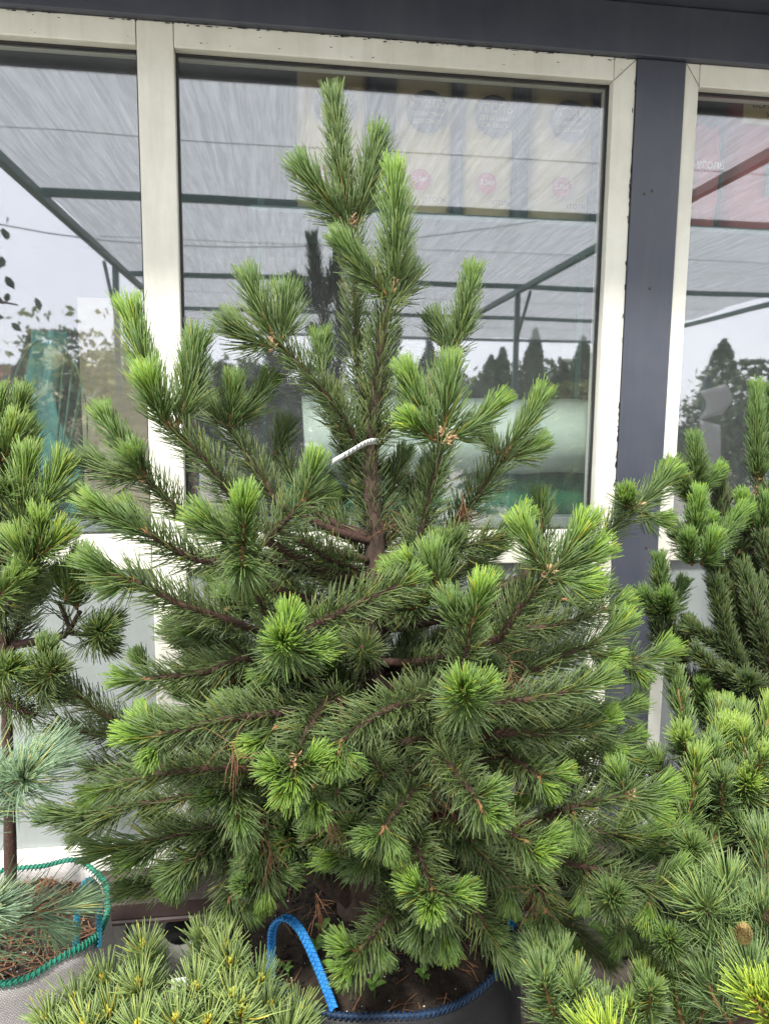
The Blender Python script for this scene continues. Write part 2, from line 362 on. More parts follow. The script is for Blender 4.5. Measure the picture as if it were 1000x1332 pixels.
oe = [pb.edges.new((outer[i], outer[(i+1) % 4])) for i in range(4)]
cv = [pb.verts.new((hx+hr*math.cos(i*math.pi/12), -.07, hz+hr*math.sin(i*math.pi/12))) for i in range(24)]
ce = [pb.edges.new((cv[i], cv[(i+1) % 24])) for i in range(24)]
bmesh.ops.triangle_fill(pb, use_beauty=True, edges=oe+ce)
cv2 = [pb.verts.new((v.co.x, .2, v.co.z)) for v in cv]
for i in range(24): pb.faces.new((cv[i], cv[(i+1) % 24], cv2[(i+1) % 24], cv2[i]))
pb.faces.new(cv2)
plinth = obj('plinth', pb, M['plinth'], bld)
for x in (-1.6, -.49, .75, 1.9): boxo('plinth_joint', M['dark'], plinth, x, x+.006, -.0716, -.06, 0, .158, 0)
tube('vent_pipe', [(hx, -.0735, hz), (hx, .15, hz)], [hr*.985, hr*.985], M['dark'], plinth, 20)
# the room behind the glass
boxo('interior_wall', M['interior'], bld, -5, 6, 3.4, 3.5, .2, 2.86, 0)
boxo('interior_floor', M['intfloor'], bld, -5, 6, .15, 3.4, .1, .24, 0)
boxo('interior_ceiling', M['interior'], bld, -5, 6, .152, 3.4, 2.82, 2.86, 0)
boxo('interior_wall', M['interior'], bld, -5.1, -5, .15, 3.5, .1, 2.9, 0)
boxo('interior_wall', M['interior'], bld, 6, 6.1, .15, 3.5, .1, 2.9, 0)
boxo('window_ledge', M['panel'], bld, -5, 6, .095, .17, 1.29, 1.335, .004)

# ------------------------------------------------------------------ things inside the shop window
bag_shelf = tag(empty('display_shelf', (.7, .3, 2.29)), 'long thin shelf inside the window carrying the charcoal bags', 'shelf')
def sub(o, root):                                      # parent o (built in world space) to root without moving it
    o.parent = root; o.location = Vector(o.location)-Vector(root.location); return o
sub(boxo('shelf_board', M['greensteel'], None, -.1, 3.0, .12, .50, 2.265, 2.285, .002), bag_shelf)
for x in (-.08, 1.1, 2.2, 2.97):
    sub(boxo('bracket', M['greensteel'], None, x-.012, x+.012, .5005, .53, 1.2, 2.45, .002), bag_shelf)
_tc = {}
def text_mesh(s, size):
    cu = bpy.data.curves.new('t', 'FONT'); cu.body = s; cu.size = size; cu.align_x = 'CENTER'; cu.align_y = 'CENTER'
    o = bpy.data.objects.new('t', cu); COL.objects.link(o); dg = bpy.context.evaluated_depsgraph_get(); dg.update()
    me = bpy.data.meshes.new_from_object(o.evaluated_get(dg)); bpy.data.objects.remove(o); bpy.data.curves.remove(cu)
    me.materials.clear(); return me
def sack(name, w, d, h, mt, seed, lab, cat, group, loc, rz=0):
    r = empty(name, loc, rz); tag(r, lab, cat, group); g = random.Random(seed); b = bmesh.new(); nx, nz = 9, 14; rows = []
    for s in (-1, 1):
        rows.append([[b.verts.new((w*(i/(nx-1)-.5)*(1-.05*abs(k/(nz-1)-.4)), s*d/2*(max(0, 1-(2*i/(nx-1)-1)**4))**.5*(.35+.65*math.sin(math.pi*(.12+.8*k/(nz-1))))+g.uniform(-.006, .006), h*k/(nz-1)+(.012*math.sin(i*1.3+seed) if k else 0))) for i in range(nx)] for k in range(nz)])
    for s in (0, 1):
        for k in range(nz-1):
            for i in range(nx-1):
                f = (rows[s][k][i], rows[s][k][i+1], rows[s][k+1][i+1], rows[s][k+1][i]); b.faces.new(f if s == 0 else f[::-1])
    bmesh.ops.remove_doubles(b, verts=b.verts[:], dist=.0125); bmesh.ops.recalc_face_normals(b, faces=b.faces[:])
    obj('sack_body', b, mt, r, True)
    return r
def disc(name, r_, y, x, z, mt, parent, ry=1.0):
    b = bmesh.new(); bmesh.ops.create_circle(b, cap_ends=True, segments=28, radius=r_, matrix=Matrix.Translation((x, y, z)) @ Matrix.Rotation(math.pi/2, 4, 'X') @ Matrix.Diagonal((1, ry, 1, 1)))
    return obj(name, b, mt, parent)
def words(s, size, x, y, z, mt, parent, name='print'):
    me = text_mesh(s, size); o = link(name, me, mt, parent); o.location = (x, y, z); o.rotation_euler = (math.pi/2, 0, 0); return o
labs = ['cream charcoal sack behind the top of the pine, leftmost on the shelf', 'cream charcoal sack just right of the pine top, inside the window',
        'cream charcoal sack second from the red sack, inside the window', 'cream charcoal sack next to the red sack at the middle window edge']
for i, (ua, ub) in enumerate(((385, 478), (512, 586), (594, 664), (684, 766))):
    a = P(ua, 283, .30); b_ = P(ub, 283, .30); w_ = (b_[0]-a[0])*.98
    s = sack('charcoal_sack', w_, .13, .52, M['paper'], i+3, labs[i], 'sack', 'charcoal sacks on the shelf', ((a[0]+b_[0])/2, .30, 2.287), (.05, -.04, .06, -.02)[i])
    yf = -.082
    disc('badge', .068, yf, 0, .33, M['ink'], s, .95); words('УГОЛЬ', .036, 0, yf-.003, .352, M['paper'], s); words('ДРЕВЕСНЫЙ', .016, 0, yf-.003, .322, M['paper'], s); words('ДЛЯ ГРИЛЯ', .016, 0, yf-.003, .30, M['paper'], s)
    disc('weight_mark', .033, yf, -.02, .125, M['red'], s); words('2,5кг', .022, -.02, yf-.003, .125, M['white'], s)
    words('УГОЛЬ', .02, .03, yf, .065, M['ink'], s)
    bm_ = bmesh.new(); box(bm_, w_/2+.004, w_/2+.028, -.04, .05, .02, .50, .006); 
    obj('side_gusset', bm_, M['bagnavy'], s)
a = P(767, 283, .30)
rs = sack('red_sack', .14, .10, .36, M['red'], 21, 'red sack standing at the right end of the middle window shelf', 'sack', None, (a[0]+.09, .27, 2.287))
words('УГОЛЬ', .035, 0, -.066, .20, M['white'], rs)
for i, (ua, ub, lb) in enumerate(((880, 926, 'narrow red sack inside the right window beside the navy post'), (930, 1030, 'wide red sack inside the right window at the photo edge'))):
    a = P(ua, 283, .30); b_ = P(ub, 283, .30); w_ = b_[0]-a[0]-.01
    s = sack('red_sack', w_, .12, .50 if i else .36, M['red'], 30+i, lb, 'sack', None, ((a[0]+b_[0])/2, .29, 2.287))
    if i:
        bm_ = bmesh.new(); box(bm_, -w_/2+.02, w_/2-.02, -.075, -.070, .36, .48, .002); obj('paper_label', bm_, M['paper'], s)
        words('ОТБОРНЫЙ', .03, .0, -.0765, .45, M['ink'], s); words('БЕРЕЗОВЫЙ', .03, 0, -.0765, .42, M['ink'], s); words('УГОЛЬ', .024, 0, -.0765, .39, M['ink'], s)
        bm_ = bmesh.new(); box(bm_, -.02, .08, -.073, -.066, .13, .24, .003); obj('print_panel', bm_, M['greensteel'], s)
    else: words('УГОЛЬ', .03, 0, -.07, .22, M['white'], s)
# white fleece roll and green turf rolls lying on the low display table
dt = tag(empty('display_table', (.6, .55, .24)), 'dark low table inside the middle window carrying rolls', 'table')
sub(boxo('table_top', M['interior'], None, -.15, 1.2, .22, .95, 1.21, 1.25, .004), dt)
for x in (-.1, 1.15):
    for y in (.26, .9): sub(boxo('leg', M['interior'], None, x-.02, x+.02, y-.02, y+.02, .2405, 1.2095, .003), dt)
def lying_roll(name, x0, x1, y, z, r_, mt, lab, cat):
    nseg = 14; V, F = tube_arrays([(x0+(x1-x0)*i/nseg, y, z+.004*math.sin(i*1.7)) for i in range(nseg+1)], [r_*(1+.015*math.sin(i*2.1)) for i in range(nseg+1)], 28)
    o = mesh_py(name, V, F, mt); tag(o, lab, cat)
    core = tube('core', [(x1+.001, y, z), (x1+.02, y, z)], [r_*.25]*2, M['beige'], o, 14); return o
lying_roll('fleece_roll', .06, 1.13, .30, 1.595, .13, M['roll'], 'big white garden fleece roll lying inside the middle window', 'roll')
lying_roll('turf_roll', .0, 1.12, .38, 1.36, .1085, M['turf'], 'dark green artificial turf roll under the white fleece roll', 'roll')
# left window: beige board, teal sheet, wire loops
bx = P(108, 600, .25)[0]
tag(boxo('beige_board', M['beige'], None, bx, -.33, .26, .28, .241, 2.02, .003), 'beige board leaning upright inside the left window', 'board')
V = []; F = []
for k in range(16):
    z = 1.30+.62*k/15; c_ = P(68+12*math.sin(k*.5), 600, .3)[0]-.02*k/15
    for i in range(7):
        V.append((c_+(.15-.05*k/15)*(i/6-.5), .32+.02*math.sin(i*1.9+k*.7), z))
for k in range(15):
    for i in range(6): F.append((k*7+i, k*7+i+1, (k+1)*7+i+1, (k+1)*7+i))
ts = mesh_py('teal_film', V, F, M['teal']); tag(ts, 'crumpled teal plastic film hanging inside the left window', 'plastic film')
sm = ts.modifiers.new('thickness', 'SOLIDIFY'); sm.thickness = .003
hoop_pts = [P(62+52*math.cos(a), 560+120*math.sin(a), .22) for a in np.linspace(0, 2*math.pi, 40)]
tag(tube('wire_hoop', hoop_pts, .0028, M['wire'], None, 6), 'large thin green wire hoop inside the left window', 'hoop')
for i, (u0, u1, v0) in enumerate(((62, 96, 470), (70, 106, 500), (58, 84, 455), (66, 112, 480))):
    tag(tube('garden_stake', smooth_path([P(u0, 690, .24+.02*i), P((u0+u1)/2+3, 580, .24+.02*i), P(u1, v0, .24+.02*i)], 9), .0045, M['wire'], None, 6),
        'thin green garden stake leaning in the bundle inside the left window', 'stake', 'garden stakes in the left window')

# ------------------------------------------------------------------ the yard behind the camera (mirrored in the windows)
canopy = tag(empty('shade_canopy', (.5, -5, 0)), 'green steel shade canopy with white net mirrored in the windows', 'canopy')
def cbox(nm, mt, *a): return sub(boxo(nm, mt, None, *a), canopy)
X0, X1, ZN = -1.4, 5.2, 3.0
for y in (-2.5, -5.0, -7.2, -9.7): cbox('purlin', M['greensteel'], X0-.02, X1, y-.022, y+.022, ZN-.05, ZN-.005, .004)
for x in (X0, 2.3, X1): cbox('rafter', M['greensteel'], x-.024, x+.024, -9.75, -.62, ZN-.10, ZN-.0505, .004)
for x, y in ((X0, -4.3), (X0, -9.7), (2.3, -9.7), (X1, -5), (X1, -9.7), (2.3, -5.0)):
    cbox('post', M['greensteel'], x-.024, x+.024, y-.024, y+.024, 0, ZN-.1005, .004)
    sub(tube('brace', [(x, y, ZN-.55), (x, y+.4, ZN-.14)], [.016, .016], M['greensteel'], None, 6), canopy)
nx, ny = 46, 70; V = []; F = []
for j in range(ny+1):
    y = -.58-(9.25)*j/ny
    for i in range(nx+1):
        x = X0-.05+(X1+.1-X0)*i/nx
        z = ZN+.012+.018*math.sin(y*2.51+.3)*math.sin(x*1.9+1)+.008*math.sin(x*17+y*3)*math.sin(y*9)
        V.append((x, y, z))
for j in range(ny):
    for i in range(nx): a = j*(nx+1)+i; F.append((a, a+nx+1, a+nx+2, a+1))
sub(mesh_py('net', V, F, M['net']), canopy)
for y in (-1.6, -3.7, -6.1, -8.4):
    sub(tube('net_wire', [(X0+(X1-X0)*i/20, y+.02*math.sin(i), ZN+.004-.01*math.sin(i*.6)**2) for i in range(21)], .002, M['greensteel'], None, 5), canopy)
# an overhead cable over the yard
tag(tube('overhead_cable', [(-9+i, -11-.1*i, 5.6-.9*math.sin(math.pi*i/14)) for i in range(15)], .012, M['dark'], None, 5), 'thin overhead cable mirrored against the sky in the left window', 'cable')

def leaf_cloud(name, pts, size, mt, parent, aspect=.55, seed=1, flat=0):
    g = np.random.default_rng(seed); n = len(pts)
    d = g.normal(size=(n, 3)); d[:, 2] += flat; d /= np.linalg.norm(d, axis=1)[:, None]
    e = np.cross(d, g.normal(size=(n, 3))); e /= np.linalg.norm(e, axis=1)[:, None]
    s = size*g.uniform(.6, 1.3, n)[:, None]
    q = np.stack([pts-d*s*.5, pts+e*s*aspect*.5, pts+d*s*.5, pts-e*s*aspect*.5], 1).reshape(-1, 3)
    me = bpy.data.meshes.new(name); me.vertices.add(4*n); me.vertices.foreach_set('co', q.ravel())
    me.loops.add(4*n); me.loops.foreach_set('vertex_index', np.arange(4*n)); me.polygons.add(n)
    me.polygons.foreach_set('loop_start', np.arange(n)*4); me.polygons.foreach_set('loop_total', np.full(n, 4)); me.update()
    return link(name, me, mt, parent)
def thuja(loc, h, w, label, mt='thuja', seed=1, n=3600, group='conifers beyond the canopy', cat='tree', nm='thuja_tree'):
    r = tag(empty(nm, loc), label, cat, group); g = np.random.default_rng(seed)
    t = g.uniform(0, 1, n)**.8; a = g.uniform(0, 2*math.pi, n)
    prof = w*np.minimum(1, (1-t)**.75*1.5)*np.minimum(1, .55+t*3); lump = 1+.22*np.sin(a*3+t*17+seed)+.16*np.sin(a*5-t*31)
    rr = prof*lump*g.uniform(.5, 1, n)**.5
    leaf_cloud('crown', np.stack([rr*np.cos(a), rr*np.sin(a), .12+t*(h-.12)], 1), .11, M[mt], r, .5, seed, .8)
    tube('trunk', [(0, 0, 0), (.02, 0, h*.5), (0, 0, h*.9)], [.06, .04, .01], M['bark'], r, 6)
def bush(loc, rx, h, label, mt, seed, n=3000, size=.15, nm='shrub', group=None, cat='shrub', blooms=0):
    r = tag(empty(nm, loc), label, cat, group); g = np.random.default_rng(seed)
    cs = g.normal(size=(14, 3))*np.array([rx*.45, rx*.45, h*.2])+np.array([0, 0, h*.55])
    pts = cs[g.integers(0, 14, n)]+g.normal(size=(n, 3))*np.array([rx*.22, rx*.22, h*.13]); pts[:, 2] = np.clip(pts[:, 2], .05, h)
    leaf_cloud('foliage', pts, size, M[mt], r, .5, seed, .4)
    for k in range(4): tube('stem', [(0, 0, 0), tuple(cs[k]*.5), tuple(cs[k])], [.02, .015, .006], M['bark'], r, 5)
    for k in range(blooms):
        c_ = cs[k % 14]+g.normal(size=3)*.1+np.array([0, -0.0, h*.22])
        leaf_cloud('bloom', c_+g.normal(size=(160, 3))*.06, .04, M['bloom'], r, .8, k, 0)
words_th = ['slender dark thuja mirrored left of the tallest one', 'tall narrow thuja mirrored at the centre of the middle window', 'broad dark thuja mirrored beside the window frame',
            'short round thuja mirrored low beside the tall one', 'dark thuja mirrored behind the flowers in the left window', 'bushy thuja mirrored in the right window', 'thuja mirrored behind the pine in the middle window']
for i, (u, v, y, w_) in enumerate(((655, 452, -12, .42), (697, 428, -12.5, .45), (762, 438, -12.2, .55), (640, 462, -13, .5), (38, 432, -11, .5), (945, 440, -11.5, .7), (560, 445, -12.5, .5), (735, 470, -13, .6))):
    p = MIR(u, v, y); thuja((p[0], p[1], 0), p[2], w_, words_th[i] if i < 7 else 'squat thuja mirrored between two taller ones in the middle window', 'thuja', i+2)
for i, (u, v, y, rx, mt, lb) in enumerate(((160, 408, -10, 1.2, 'yellowgreen', 'yellow green shrub mirrored at the right of the left window'), (775, 500, -8.5, .5, 'yellowgreen', 'small yellowish shrub mirrored beside the middle window frame'),
      (640, 505, -9.5, .6, 'hedge', 'low green shrub mirrored under the thujas'), (700, 505, -9.2, .6, 'hedge', 'rounded green shrub mirrored below the tall thuja'), (100, 435, -10.5, 1.0, 'hedge', 'dark green shrub mirrored beside the brick wall'), (960, 470, -9.5, .8, 'hedge', 'dense green shrub mirrored in the right window'))):
    p = MIR(u, v, y); bush((p[0], p[1], 0), rx, p[2], lb, mt, 40+i, group='shrubs behind the yard')
p = MIR(55, 505, -6.0); bush((p[0], p[1], 0), .55, p[2], 'shrub with cream blooms mirrored in the left window', 'hedge', 60, nm='flowering_shrub', blooms=12)
p = MIR(150, 480, -13); tag(boxo('brick_wall', M['brick'], None, p[0]-2.5, p[0]+1.5, p[1], p[1]+.25, 0, p[2], .01), 'low red brick wall mirrored in the left window', 'wall')
for i in range(7):
    g = rnd.uniform; bush((-26+i*8.5+g(-2, 2), -52+g(-4, 4), 0), 5.5, 5.2+g(-1, 1.6), 'hazy green tree in the far row beyond the yard', 'hedge', 80+i, 2000, .8, 'far_tree', 'far trees beyond the yard', 'tree')
# leafy fruit tree just outside the left edge of the frame, its leaves mirrored in the left window
_fx = MIR(-70, 330, -1.3)
ft = tag(empty('fruit_tree', (_fx[0]-.05, -1.3, 0)), 'broad-leaved tree whose leaves are mirrored at the left edge of the left window', 'tree')
tube('trunk', [(0, 0, 0), (.03, .02, 1.0), (-.02, .05, 2.0), (0, .1, 2.6)], [.035, .03, .022, .01], M['bark'], ft, 8)
g = np.random.default_rng(3); lc = []
for k in range(13):
    z = 1.6+k*.085; a = k*2.4; e_ = np.array([.30*math.cos(a), .30*math.sin(a), z+.14])
    pth = smooth_path([(0, .05, z), e_*[.5, .5, 1], e_], 6); tube('branch', pth, np.linspace(.011, .004, 6), M['bark'], ft, 5)
    lc.append(pth[g.integers(1, 6, 15)]+g.normal(size=(15, 3))*.05)
LV = []; LF = []
for c_ in np.vstack(lc):
    d_ = g.normal(size=3)+np.array([0, 0, -.6]); d_ /= np.linalg.norm(d_); e_ = np.cross(d_, g.normal(size=3)); e_ /= np.linalg.norm(e_); n_ = np.cross(d_, e_); L_ = g.uniform(.05, .085); o_ = len(LV)
    for (a_, b_, h_) in ((-.5, 0, 0), (-.25, .24, .04), (.1, .28, .05), (.5, 0, -.04), (.1, -.28, .05), (-.25, -.24, .04)): LV.append(c_+L_*(d_*a_+e_*b_+n_*h_))
    LF.append(tuple(range(o_, o_+6)))
mesh_py('foliage', LV, LF, M['apple_leaf'], ft)
# a sign post with curling sheets, mirrored in the right window
sp_ = MIR(930, 470, -2.3); sg = tag(empty('notice_post', (sp_[0], sp_[1], 0)), 'dark post with curling white sheets mirrored in the right window', 'post')
boxo('pole', M['greensteel'], sg, -.02, .02, -.02, .02, 0, 1.95, .003)
for k, (zc, wd, hh, tilt) in enumerate(((1.78, .16, .2, .3), (1.5, .13, .3, -.25), (1.32, .12, .18, .1))):
    V = []; F = []
    for j in range(7):
        for i in range(4):
            x = (i/3-.5)*wd; z = zc+hh*(.5-j/6); V.append((x*math.cos(tilt)+.02-.04*math.sin(j*.6)*(k-1), .03+.03*math.sin(j/6*2.4)+x*.3, z+x*math.sin(tilt)))
    for j in range(6):
        for i in range(3): a = j*4+i; F.append((a, a+1, a+5, a+4))
    o = mesh_py('paper_sheet', V, F, M['white'], sg); q = o.modifiers.new('t', 'SOLIDIFY'); q.thickness = .001

# ------------------------------------------------------------------ grow bags
def grow_bag(loc, r, h, mt, rim_mt, stitch_mt, strap_mt, label, seed, handles, weave_n, name='grow_bag', soil_drop=.045, bulge=.02):
    root = tag(empty(name, loc), label, 'grow bag'); n, m_ = 96, 16
    me = bpy.data.meshes.new('bag_wall'); V = []; F = []; UV = []
    def rad(a, t): return r*(1+.012*math.sin(2*a+seed)+.014*math.sin(5*a+seed*2)*(1-t*.3)+.006*math.sin(11*a+t*9+seed)) + bulge*math.sin(math.pi*t) - .012*(1-t)
    rimz = lambda a: h+.008*math.sin(3*a+seed)+.006*math.sin(7*a)
    for k in range(m_+1):
        t = k/m_
        for i in range(n):
            a = 2*math.pi*i/n; q = rad(a, t)+.004*math.sin(a*9+k*1.3)*math.sin(k*.9); V.append((q*math.cos(a), q*math.sin(a), rimz(a)*t))
    base = len(V)
    for k in range(4):                                   # inside face down to the soil
        for i in range(n):
            a = 2*math.pi*i/n; q = rad(a, 1)-.006; V.append((q*math.cos(a), q*math.sin(a), rimz(a)-.002-(soil_drop+.05)*k/3))
    for k in range(m_):
        for i in range(n): j = (i+1) % n; F.append((k*n+i, k*n+j, (k+1)*n+j, (k+1)*n+i)); UV += [(i, k), (i+1, k), (i+1, k+1), (i, k+1)]
    for i in range(n): j = (i+1) % n; F.append((m_*n+i, m_*n+j, base+j, base+i)); UV += [(i, m_), (i+1, m_), (i+1, m_), (i, m_)]
    for k in range(3):
        for i in range(n): j = (i+1) % n; F.append((base+k*n+i, base+k*n+j, base+(k+1)*n+j, base+(k+1)*n+i)); UV += [(i, m_-k), (i+1, m_-k), (i+1, m_-k-1), (i, m_-k-1)]
    me.from_pydata(V, [], F); uv = me.uv_layers.new(name='UVMap')
    cir = 2*math.pi*r
    uv.data.foreach_set('uv', np.array([(u/n*cir*weave_n, v/m_*h*weave_n) for u, v in UV], 'f').ravel())
    me.polygons.foreach_set('use_smooth', [True]*len(F)); link('bag_wall', me, mt, root)
    rp = [(rad(a, 1)*math.cos(a), rad(a, 1)*math.sin(a), rimz(a)+.002) for a in np.linspace(0, 2*math.pi, 121)]
    rim = tube('rim_piping', rp, .0045, rim_mt, root, 8)
    SV = []; SF = []                                    # overcast stitches round the rim
    ns = int(cir/.0105)
    for i in range(ns):
        a = 2*math.pi*i/ns; cc = np.array([rad(a, 1)*math.cos(a), rad(a, 1)*math.sin(a), rimz(a)]); ro = np.array([math.cos(a), math.sin(a), 0]); tg = np.array([-math.sin(a), math.cos(a), 0])
        arc = [cc+ro*(.0062*math.cos(b))+np.array([0, 0, .001+.0075*math.sin(b)])+tg*(.003*b) for b in np.linspace(-1.1, math.pi+.6, 7)]
        v_, f_ = tube_arrays(arc, .0019, 5); o_ = len(SV); SV += list(v_); SF += [tuple(x+o_ for x in q) for q in f_]
    mesh_py('stitching', SV, SF, stitch_mt, rim)['kind'] = 'stuff'
    # soil
    g = np.random.default_rng(seed); V = []; F = []; nr = 14; ns_ = 48
    V.append((0, 0, h-soil_drop+.03))
    for k in range(1, nr+1):
        for i in range(ns_):
            a = 2*math.pi*i/ns_; q = (rad(a, 1)-.004)*k/nr; V.append((q*math.cos(a), q*math.sin(a), h-soil_drop+.03*(1-(k/nr)**2)+g.normal()*.005))
    for i in range(ns_): F.append((0, 1+i, 1+(i+1) % ns_))
    for k in range(nr-1):
        for i in range(ns_): j = (i+1) % ns_; a = 1+k*ns_; F.append((a+i, a+ns_+i, a+ns_+j, a+j))
    soil = mesh_py('soil', V, F, M['soil'], root)
    # clods, perlite and fallen needles lying on it
    def bits(nm, cnt, lo, hi, mt_, el=1):
        SV = []; SF = []
        for i in range(cnt):
            a = g.uniform(0, 2*math.pi); q = r*.95*math.sqrt(g.uniform(0, 1)); s = g.uniform(lo, hi); c_ = np.array([q*math.cos(a), q*math.sin(a), h-soil_drop+.03*(1-(q/r)**2)+s*.3])
            oc = np.array([(1, 0, 0), (-1, 0, 0), (0, 1, 0), (0, -1, 0), (0, 0, 1), (0, 0, -1)])*s*g.uniform(.6, 1.2, (6, 3)); o_ = len(SV); SV += list(c_+oc)
            SF += [tuple(x+o_ for x in q_) for q_ in ((0, 2, 4), (2, 1, 4), (1, 3, 4), (3, 0, 4), (2, 0, 5), (1, 2, 5), (3, 1, 5), (0, 3, 5))]
        mesh_py(nm, SV, SF, mt_, soil, False)['kind'] = 'stuff'
    bits('soil_clods', 500, .003, .010, M['soil']); bits('perlite', 120, .0012, .0028, M['perlite'])
    SV = []; SF = []
    for i in range(int((130 if r > .3 else 900)*(r/.3)**2)):
        a = g.uniform(0, 2*math.pi); q = r*.95*math.sqrt(g.uniform(0, 1)); c_ = np.array([q*math.cos(a), q*math.sin(a), h-soil_drop+.03*(1-(q/r)**2)+g.uniform(.004, .014)])
        d = g.normal(size=3)*[1, 1, .12]; d /= np.linalg.norm(d); L = g.uniform(.03, .075); sd_ = np.cross(d, (0, 0, 1)); sd_ /= np.linalg.norm(sd_)
        o_ = len(SV); w_ = .0011; bend = sd_*g.normal()*.12*L
        SV += [c_-d*L/2-sd_*w_, c_-d*L/2+sd_*w_, c_+bend-sd_*w_+np.array([0, 0, .003]), c_+bend+sd_*w_+np.array([0, 0, .003]), c_+d*L/2]
        SF += [(o_, o_+1, o_+3, o_+2), (o_+2, o_+3, o_+4)]
    mesh_py('fallen_needles', SV, SF, M['dry'], soil, False)['kind'] = 'stuff'
    # strap handles: a flat woven band with cross-stitched ridges
    for (pts, sd_) in handles:
        pth = smooth_path(np.array(pts)-np.array(loc), 34); T = np.gradient(pth, axis=0); T /= np.linalg.norm(T, axis=1)[:, None]
        side = np.array(sd_, float); side /= np.linalg.norm(side); V = []; F = []; wd, th = .0080, .0020
        for i, (p_, t_) in enumerate(zip(pth, T)):
            s_ = side-t_*np.dot(side, t_); s_ /= np.linalg.norm(s_); nn = np.cross(t_, s_)
            V += [p_-s_*wd-nn*th, p_+s_*wd-nn*th, p_+s_*wd+nn*th, p_-s_*wd+nn*th]
        for i in range(len(pth)-1):
            for j in range(4): F.append((i*4+j, i*4+(j+1) % 4, i*4+4+(j+1) % 4, i*4+4+j))
        F += [(3, 2, 1, 0), tuple((len(pth)-1)*4+j for j in range(4))]
        hd = mesh_py('handle', V, F, strap_mt, root, False); SV = []; SF = []
        ln = np.linalg.norm(np.diff(pth, axis=0), axis=1).sum(); k_ = int(ln/.0085)
        cum = np.concatenate([[0], np.cumsum(np.linalg.norm(np.diff(pth, axis=0), axis=1))])
        for i in range(k_):
            s0 = (i+.5)/k_*ln; p_ = np.array([np.interp(s0, cum, pth[:, c]) for c in range(3)]); t_ = np.array([np.interp(s0, cum, T[:, c]) for c in range(3)]); t_ /= np.linalg.norm(t_)
            s_ = side-t_*np.dot(side, t_); s_ /= np.linalg.norm(s_); nn = np.cross(t_, s_)
            for sg_ in (-1, 1):
                for hw in (-1, 1):
                    v_, f_ = tube_arrays([p_+s_*hw*.0015+nn*sg_*.0028, p_+s_*hw*.006+t_*.003+nn*sg_*.0034, p_+s_*hw*.0075+t_*.005+nn*sg_*.0024], [.0021, .0026, .0018], 5)
                    o_ = len(SV); SV += list(v_); SF += [tuple(x+o_ for x in q) for q in f_]
        mesh_py('strap_braid', SV, SF, strap_mt, hd)['kind'] = 'stuff'
    return root
MB = np.array([.195, -.632, 0]); MR, MH = .325, .52
grow_bag(tuple(MB), MR, MH, M['blackweave'], M['bluedark'], M['bluedark'], M['blue'], 'black woven grow bag with blue rim under the tall pine', 2,
         [([PZ(352, 1290, .50), P(353, 1235, -.83), P(356, 1205, -.84), P(372, 1194, -.86), P(392, 1212, -.88), P(415, 1262, -.91), P(434, 1312, -.935)], (.95, .5, .1)),
          ([(.51, -.52, .50), (.525, -.53, .60), (.53, -.60, .64), (.525, -.68, .60), (.50, -.72, .50)], (1, 0, 0))], 170)
LB = np.array([-.635, -.555, 0])
grow_bag(tuple(LB), .215, .50, M['greyweave'], M['greenstitch'], M['greenstitch'], M['tealstrap'], 'pale grey woven grow bag with green stitched rim at the left edge', 5,
         [([PZ(98, 1248, .47), P(101, 1190, -.66), P(106, 1158, -.645), P(118, 1145, -.62), P(128, 1160, -.60), P(129, 1200, -.60), PZ(128, 1232, .47)], (.6, -.8, 0))], 190)

# small weeds
def seedling(loc, s, label, seed, n=5):
    g = random.Random(seed); r = tag(empty('weed_seedling', loc), label, 'weed')
    top = (g.uniform(-.006, .006), g.uniform(-.006, .006), s*1.2); tube('stem', [(0, 0, -.01), (0, 0, s*.6), top], [.0012, .001, .0008], M['leaf'], r, 5)
    for k in range(n):
        a = k*2.4+g.uniform(-.3, .3); L = s*g.uniform(.6, 1.1); c_ = math.cos(a); s_ = math.sin(a); V = []; F = []
        for j in range(6):
            t = j/5; wd = L*.28*math.sin(math.pi*min(.97, .08+t*.9))**.8; zz = top[2]*(.55+.1*k)+L*.45*math.sin(t*2.0); rr_ = L*t
            for q in (-1, 0, 1): V.append((top[0]+c_*rr_-s_*wd*q, top[1]+s_*rr_+c_*wd*q, zz+.12*wd*abs(q)))
        for j in range(5):
            for q in (0, 1): b_ = j*3+q; F.append((b_, b_+1, b_+4, b_+3))
        mesh_py('leaf', V, F, M['leaf'], r)
for i, (u, v, s, lb) in enumerate(((418, 1222, .03, 'small green weed between the blue handle and the pine trunk'), (375, 1268, .022, 'tiny weed inside the blue strap loop'), (440, 1288, .045, 'broad-leaved weed in the soil right of the blue handle'),
                               (487, 1292, .03, 'weed at the front rim of the black grow bag'), (551, 1275, .024, 'bright little weed near the black bag rim'), (412, 1240, .024, 'low weed just right of the blue strap'))):
    p = PZ(u, v, .50); seedling((p[0], p[1], .492), s, lb, i, 4+i % 3)
p = PZ(795, 1262, .0); seedling((p[0], p[1], 0), .10, 'taller weed growing between the pavers at the right', 9, 6)
p = PZ(645, 1322, .0); seedling((p[0], p[1], 0), .05, 'weed tuft on the pavers beside the black bag', 12, 7)

